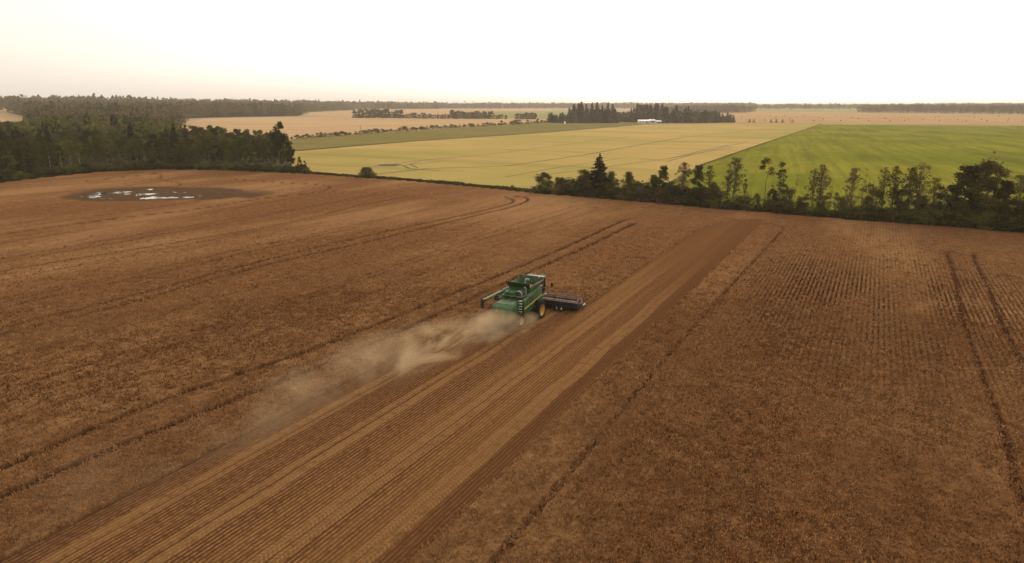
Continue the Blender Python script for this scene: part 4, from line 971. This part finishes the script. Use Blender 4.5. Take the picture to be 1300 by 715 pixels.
# cab
cab = MB().prism([(1.75, 1.95), (3.1, 1.95), (3.45, 2.6), (3.15, 3.55), (1.75, 3.55)], -.92, .92, bevel=.05).build('cab', M_GLASSD, CB, True)
MB().prism([(1.55, 3.56), (3.5, 3.56), (3.55, 3.66), (3.2, 3.80), (1.7, 3.80)], -1.02, 1.02, bevel=.05).build('roof', M_JGD, cab, True)
mb = MB()
for sx_ in (-.93, .93): mb.tube((sx_, 1.78, 1.95), (sx_, 1.78, 3.56), .05, n=6).tube((sx_, 3.12, 1.95), (sx_, 3.45, 2.6), .04, n=6).tube((sx_, 3.45, 2.6), (sx_, 3.15, 3.56), .04, n=6)
mb.build('pillar', M_BLK, cab)
mb = MB()
for sx_ in (-.8, -.45, .45, .8): mb.box((sx_, 3.5, 3.74), (.2, .1, .13), .02)
mb.build('work_lamp', M_GREY, cab)
MB().tube((.95, 1.75, 3.80), (.95, 1.75, 3.90), .07, n=10).tube((.95, 1.75, 3.9), (.95, 1.75, 4.08), .085, .07, n=12).build('beacon', M_WHITE, cab, True)
MB().tube((1.02, 2.1, 3.62), (1.02, 2.1, 3.84), .11, .13, n=14).build('antenna_dome', M_WHITE, cab, True)
for sg in (-1, 1):
    mr = MB().path([(sg * 1.0, 3.2, 3.45), (sg * 1.75, 3.35, 3.40), (sg * 1.75, 3.35, 3.1)], .022).build('mirror_arm', M_RED, CB)
    MB().box((sg * 1.75, 3.33, 2.85), (.26, .07, .46), .02).build('mirror', M_BLK, mr, True)
MB().box((-1.35, 2.3, 1.9), (.8, 1.6, .07), .01).path([(-1.72, 1.6, 1.95), (-1.72, 1.6, 2.9), (-1.72, 3.0, 2.9), (-1.72, 3.0, 1.95)], .022).build('platform', M_BLK, CB)
MB().box((1.2, 2.3, 1.9), (.5, 1.3, .06), .01).path([(1.42, 1.75, 1.95), (1.42, 1.75, 2.8), (1.42, 2.9, 2.8), (1.42, 2.9, 1.95)], .022).build('platform', M_BLK, CB)
# wheels
def tyre_wheel(x, y, r, w, name, lugs, rimw=.62):
    g_ = empty(name, (x, y, r - .04)); g_.parent = CB; MY = Matrix.Rotation(R_(90), 4, 'Y')
    mb = MB(); mb.lathe([(r * rimw, -w / 2 + .04), (r * .86, -w / 2), (r * .965, -w / 2 + .05), (r * .97, 0), (r * .965, w / 2 - .05), (r * .86, w / 2), (r * rimw, w / 2 - .04)], MY, 40)
    for q_ in range(lugs):
        for sd_ in (-1, 1):
            a = 2 * math.pi * (q_ + .5 * (sd_ > 0)) / lugs; rt = Matrix.Rotation(a, 3, 'X') @ Matrix.Rotation(sd_ * R_(38), 3, 'Z')
            mb.box(Matrix.Rotation(a, 3, 'X') @ Vector((sd_ * w * .24, 0, r * .985)), (w * .56, .07, r * .075), 0, rt)
    mb.build('tyre', M_RUB, g_, True)
    mb = MB(); o_s = 1 if x > 0 else -1
    mb.lathe([(0.0, o_s * .02), (.14, o_s * .05), (.16, -o_s * .02), (r * .40, -o_s * .06), (r * .55, o_s * w * .28), (r * .63, o_s * w * .42), (r * .66, o_s * w * .46), (r * .62, -o_s * w * .4)], MY, 32)
    mb.build('rim', M_JY, g_, True)
for sg in (-1, 1):
    tyre_wheel(sg * 1.92, 0, .93, .50, 'front_wheel', 22); tyre_wheel(sg * 1.32, 0, .93, .48, 'front_wheel', 22)
    tyre_wheel(sg * 1.35, -3.75, .66, .42, 'rear_wheel', 18)
# feeder house and header
MB().prism([(1.7, 1.0), (3.75, .35), (3.75, 1.05), (2.1, 1.9)], -.68, .68, bevel=.03).build('feeder_house', M_JG, CB, True)
HW = 4.55
hd = MB(); hd.slab([(-HW, 3.80, .28), (HW, 3.80, .28), (HW, 3.72, .92), (-HW, 3.72, .92)], .05)
hd.slab([(-HW, 3.80, .26), (-HW, 5.25, .14), (HW, 5.25, .14), (HW, 3.80, .26)], .04)
header = hd.build('header', M_BLK, CB)
MB().box((0, 3.70, .93), (2 * HW, .16, .14), .03).build('top_beam', M_BLK, header, True)
MB().box((0, 3.62, .45), (2 * HW, .12, .14), .03).build('lower_beam', M_BLK, header, True)
mb = MB()
for q_ in range(-6, 7): mb.box((q_ * .7, 3.64, .68), (.07, .10, .46), .01)
mb.build('rib', M_BLK, header)
mb = MB(); mb.tube((-HW + .1, 4.35, .62), (HW - .1, 4.35, .62), .19, n=16)
mb.build('cross_auger', M_GREY, header, True)
mb = MB()   # auger flighting
vsx = []
N = 260
for q_ in range(N + 1):
    x = -HW + .15 + (2 * HW - .3) * q_ / N; a = abs(x) * 2 * math.pi / .55
    vsx.append((mb.bm.verts.new((x, 4.35 + .18 * math.cos(a), .62 + .18 * math.sin(a))), mb.bm.verts.new((x, 4.35 + .31 * math.cos(a), .62 + .31 * math.sin(a)))))
for a, c_ in zip(vsx[:-1], vsx[1:]): mb.bm.faces.new((a[0], a[1], c_[1], c_[0]))
mb.build('flighting', M_GREY, header)
ry, rz_, rr0 = 4.95, 1.0, .46
mb = MB(); mb.tube((-HW + .12, ry, rz_), (HW - .12, ry, rz_), .09, n=12)
for x in np.linspace(-HW + .2, HW - .2, 7):
    for q_ in range(6):
        a = q_ * math.pi / 3 + .2; mb.tube((x, ry, rz_), (x, ry + rr0 * math.cos(a), rz_ + rr0 * math.sin(a)), .022, n=5)
reel = mb.build('reel', M_BLK, CB)
for q_ in range(6):
    a = q_ * math.pi / 3 + .2; yb, zb_ = ry + rr0 * math.cos(a), rz_ + rr0 * math.sin(a)
    MB().box((0, yb, zb_), (2 * HW - .3, .09, .05), .01).build('bat', M_BLK if q_ % 3 else M_GREY, reel)
mb = MB()
for q_ in range(6):
    a = q_ * math.pi / 3 + .2; yb, zb_ = ry + rr0 * math.cos(a), rz_ + rr0 * math.sin(a)
    for x in np.linspace(-HW + .25, HW - .25, 48): mb.tube((x, yb, zb_), (x, yb - .04, zb_ - .24), .011, n=4, cap=False)
mb.build('tine', M_GREY, reel)
for sg in (-1, 1):
    MB().prism([(3.68, .2), (5.2, .10), (6.15, .22), (5.55, .58), (4.6, .8), (3.68, .98)], sg * HW, sg * (HW + .09), bevel=.02).build('end_divider', M_BLK, header, True)
    MB().path([(sg * (HW - .02), 3.75, 1.25), (sg * (HW - .02), 5.05, 1.22)], .05).build('reel_arm', M_BLK, header)
    MB().tube((sg * (HW - .1), 3.85, .9), (sg * (HW - .05), 4.6, 1.18), .035, n=8).build('lift_cylinder', M_RED, header)
    MB().tube((sg * (HW + .11), 4.9, 1.0), (sg * (HW + .16), 4.9, 1.0), .17, n=18).build('drive_pulley', M_GREY, header)
    MB().box((sg * (HW + .10), 5.6, .34), (.14, .75, .16), .04).build('divider_nose', M_GREY, header, True)
    MB().tube((sg * (HW + .05), 3.75, 1.2), (sg * (HW + .05), 3.75, 1.75), .02, n=6).build('marker_rod', M_RED, header)
for x in (2.35, 2.9, -2.6):
    w_ = MB(); w_.lathe([(.10, -.09), (.27, -.10), (.31, -.05), (.31, .05), (.27, .10), (.10, .09)], Matrix.Translation((x, 3.15, .31)) @ Matrix.Rotation(R_(90), 4, 'Y'), 22)
    w_.box((x - .14, 3.4, .5), (.06, .6, .1)); gw_ = w_.build('gauge_wheel', M_RUB, CB, True)
    MB().tube((x - .11, 3.15, .31), (x + .115, 3.15, .31), .15, n=16).build('wheel_hub', M_LADDER, gw_)
mb = MB()
for x in np.linspace(-HW + .1, HW - .1, 60): mb.tube((x, 5.25, .15), (x, 5.36, .15), .02, .004, n=4)
mb.build('cutter_guard', M_GREY, header)

# ------------------------------------------------------------------ dust trailing the machine
def dust(name, label, s0, s1, pc0, pc1, w0, w1, h0, h1, dens, seed, nscale, thr):
    n = 26; m_ = 20; V, F = [], []
    for a in range(n + 1):
        t = a / n; s = s0 + (s1 - s0) * t; pc = pc0 + (pc1 - pc0) * t; w = w0 + (w1 - w0) * t; h = h0 + (h1 - h0) * t
        e = math.sqrt(max(0.0, 1 - (2 * t - 1) ** 6)) * .97 + .03
        for q_ in range(m_):
            f = 2 * math.pi * q_ / m_; c_ = SP(s, pc + math.cos(f) * w * e); V.append((c_.x, c_.y, max(.56, h * .5 + math.sin(f) * h * .5 * e + .35)))
    for a in range(n):
        for q_ in range(m_): F.append((a * m_ + q_, a * m_ + (q_ + 1) % m_, (a + 1) * m_ + (q_ + 1) % m_, (a + 1) * m_ + q_))
    me = bpy.data.meshes.new(name); me.from_pydata(V, [], F)
    bm = bmesh.new(); bm.from_mesh(me); bmesh.ops.contextual_create(bm, geom=[e_ for e_ in bm.edges if e_.is_boundary and e_.verts[0].index < m_])
    bm.edges.ensure_lookup_table(); be = [e_ for e_ in bm.edges if e_.is_boundary]; bmesh.ops.edgeloop_fill(bm, edges=be) if be else None
    bmesh.ops.recalc_face_normals(bm, faces=bm.faces); bm.to_mesh(me); bm.free()
    k = NT(name + str(seed)); sp3 = k.sp(); sx = k.n('ShaderNodeSeparateXYZ'); k.l(sp3, sx.inputs[0]); pp, ss, zz = sx.outputs
    t = k.math('DIVIDE', k.math('SUBTRACT', ss, s0), s1 - s0, clamp=True)
    pc = k.math('ADD', k.math('MULTIPLY', t, pc1 - pc0), pc0); w = k.math('ADD', k.math('MULTIPLY', t, w1 - w0), w0); h = k.math('ADD', k.math('MULTIPLY', t, h1 - h0), h0)
    dp = k.math('DIVIDE', k.math('SUBTRACT', pp, pc), w); dz = k.math('DIVIDE', k.math('SUBTRACT', zz, .5), h)
    rad = k.math('SQRT', k.math('ADD', k.math('MULTIPLY', dp, dp), k.math('MULTIPLY', dz, dz)))
    fall = k.ramp(rad, .98, .15)
    endf = k.math('MULTIPLY', k.ramp(t, 0.0, .05), k.ramp(t, 1.0, .62))
    m1 = k.n('ShaderNodeMapping'); m1.inputs['Scale'].default_value = (1, .62, 1.1); m1.inputs['Location'].default_value = (seed * 3.1, 0, 0); k.l(sp3, m1.inputs[0])
    nz = k.noise(m1.outputs[0], nscale, 6, .66, .7)
    d = k.math('MULTIPLY', k.math('MULTIPLY', fall, endf), k.ramp(k.math('ADD', nz, k.math('MULTIPLY', k.math('POWER', k.math('SUBTRACT', 1.0, t), 4.0), .16)), thr, thr + .26))
    d = k.math('MULTIPLY', d, k.math('MULTIPLY', dens, k.math('ADD', k.math('MULTIPLY', k.math('SUBTRACT', 1.0, t), .85), .15)))
    vp = k.n('ShaderNodeVolumePrincipled'); vp.inputs['Color'].default_value = (.93, .68, .40, 1); vp.inputs['Anisotropy'].default_value = 0.25
    k.l(d, vp.inputs['Density']); k.l(vp.outputs[0], k.out.inputs['Volume'])
    o = link_mesh(name, me, k.m); return tag(o, label, 'dust', kind='stuff')
dust('dust_cloud', 'billowing tan dust thrown out behind the combine harvester', 61.2, 36.0, -31.2, -35.2, 3.2, 6.2, 2.1, 5.0, 1.0, 1, .34, .46)
dust('dust_cloud', 'thin dust drifting low over the cut strip behind the machine', 50.0, 8.0, -35.5, -37.5, 5.5, 6.0, 3.2, 2.6, 0.15, 2, .22, .42)
dust('dust_cloud', 'small puff of dust beside the rear right wheel of the combine', 64.2, 56.0, -30.2, -28.8, 1.2, 2.2, 1.0, 1.7, 0.55, 3, .5, .36)

# ------------------------------------------------------------------ haze: one closed box of even air
mb = MB(); mb.box((0, 3500, 25.0), (30000, 21000, 56)); hz = mb.build('haze', None)
k = NT('haze_air'); vp = k.n('ShaderNodeVolumePrincipled'); vp.inputs['Color'].default_value = (.96, .86, .72, 1); vp.inputs['Density'].default_value = 0.00013; vp.inputs['Anisotropy'].default_value = 0.2
k.l(vp.outputs[0], k.out.inputs['Volume']); hz.data.materials.append(k.m); tag(hz, 'pale warm haze lying over the whole countryside', 'haze', kind='stuff')
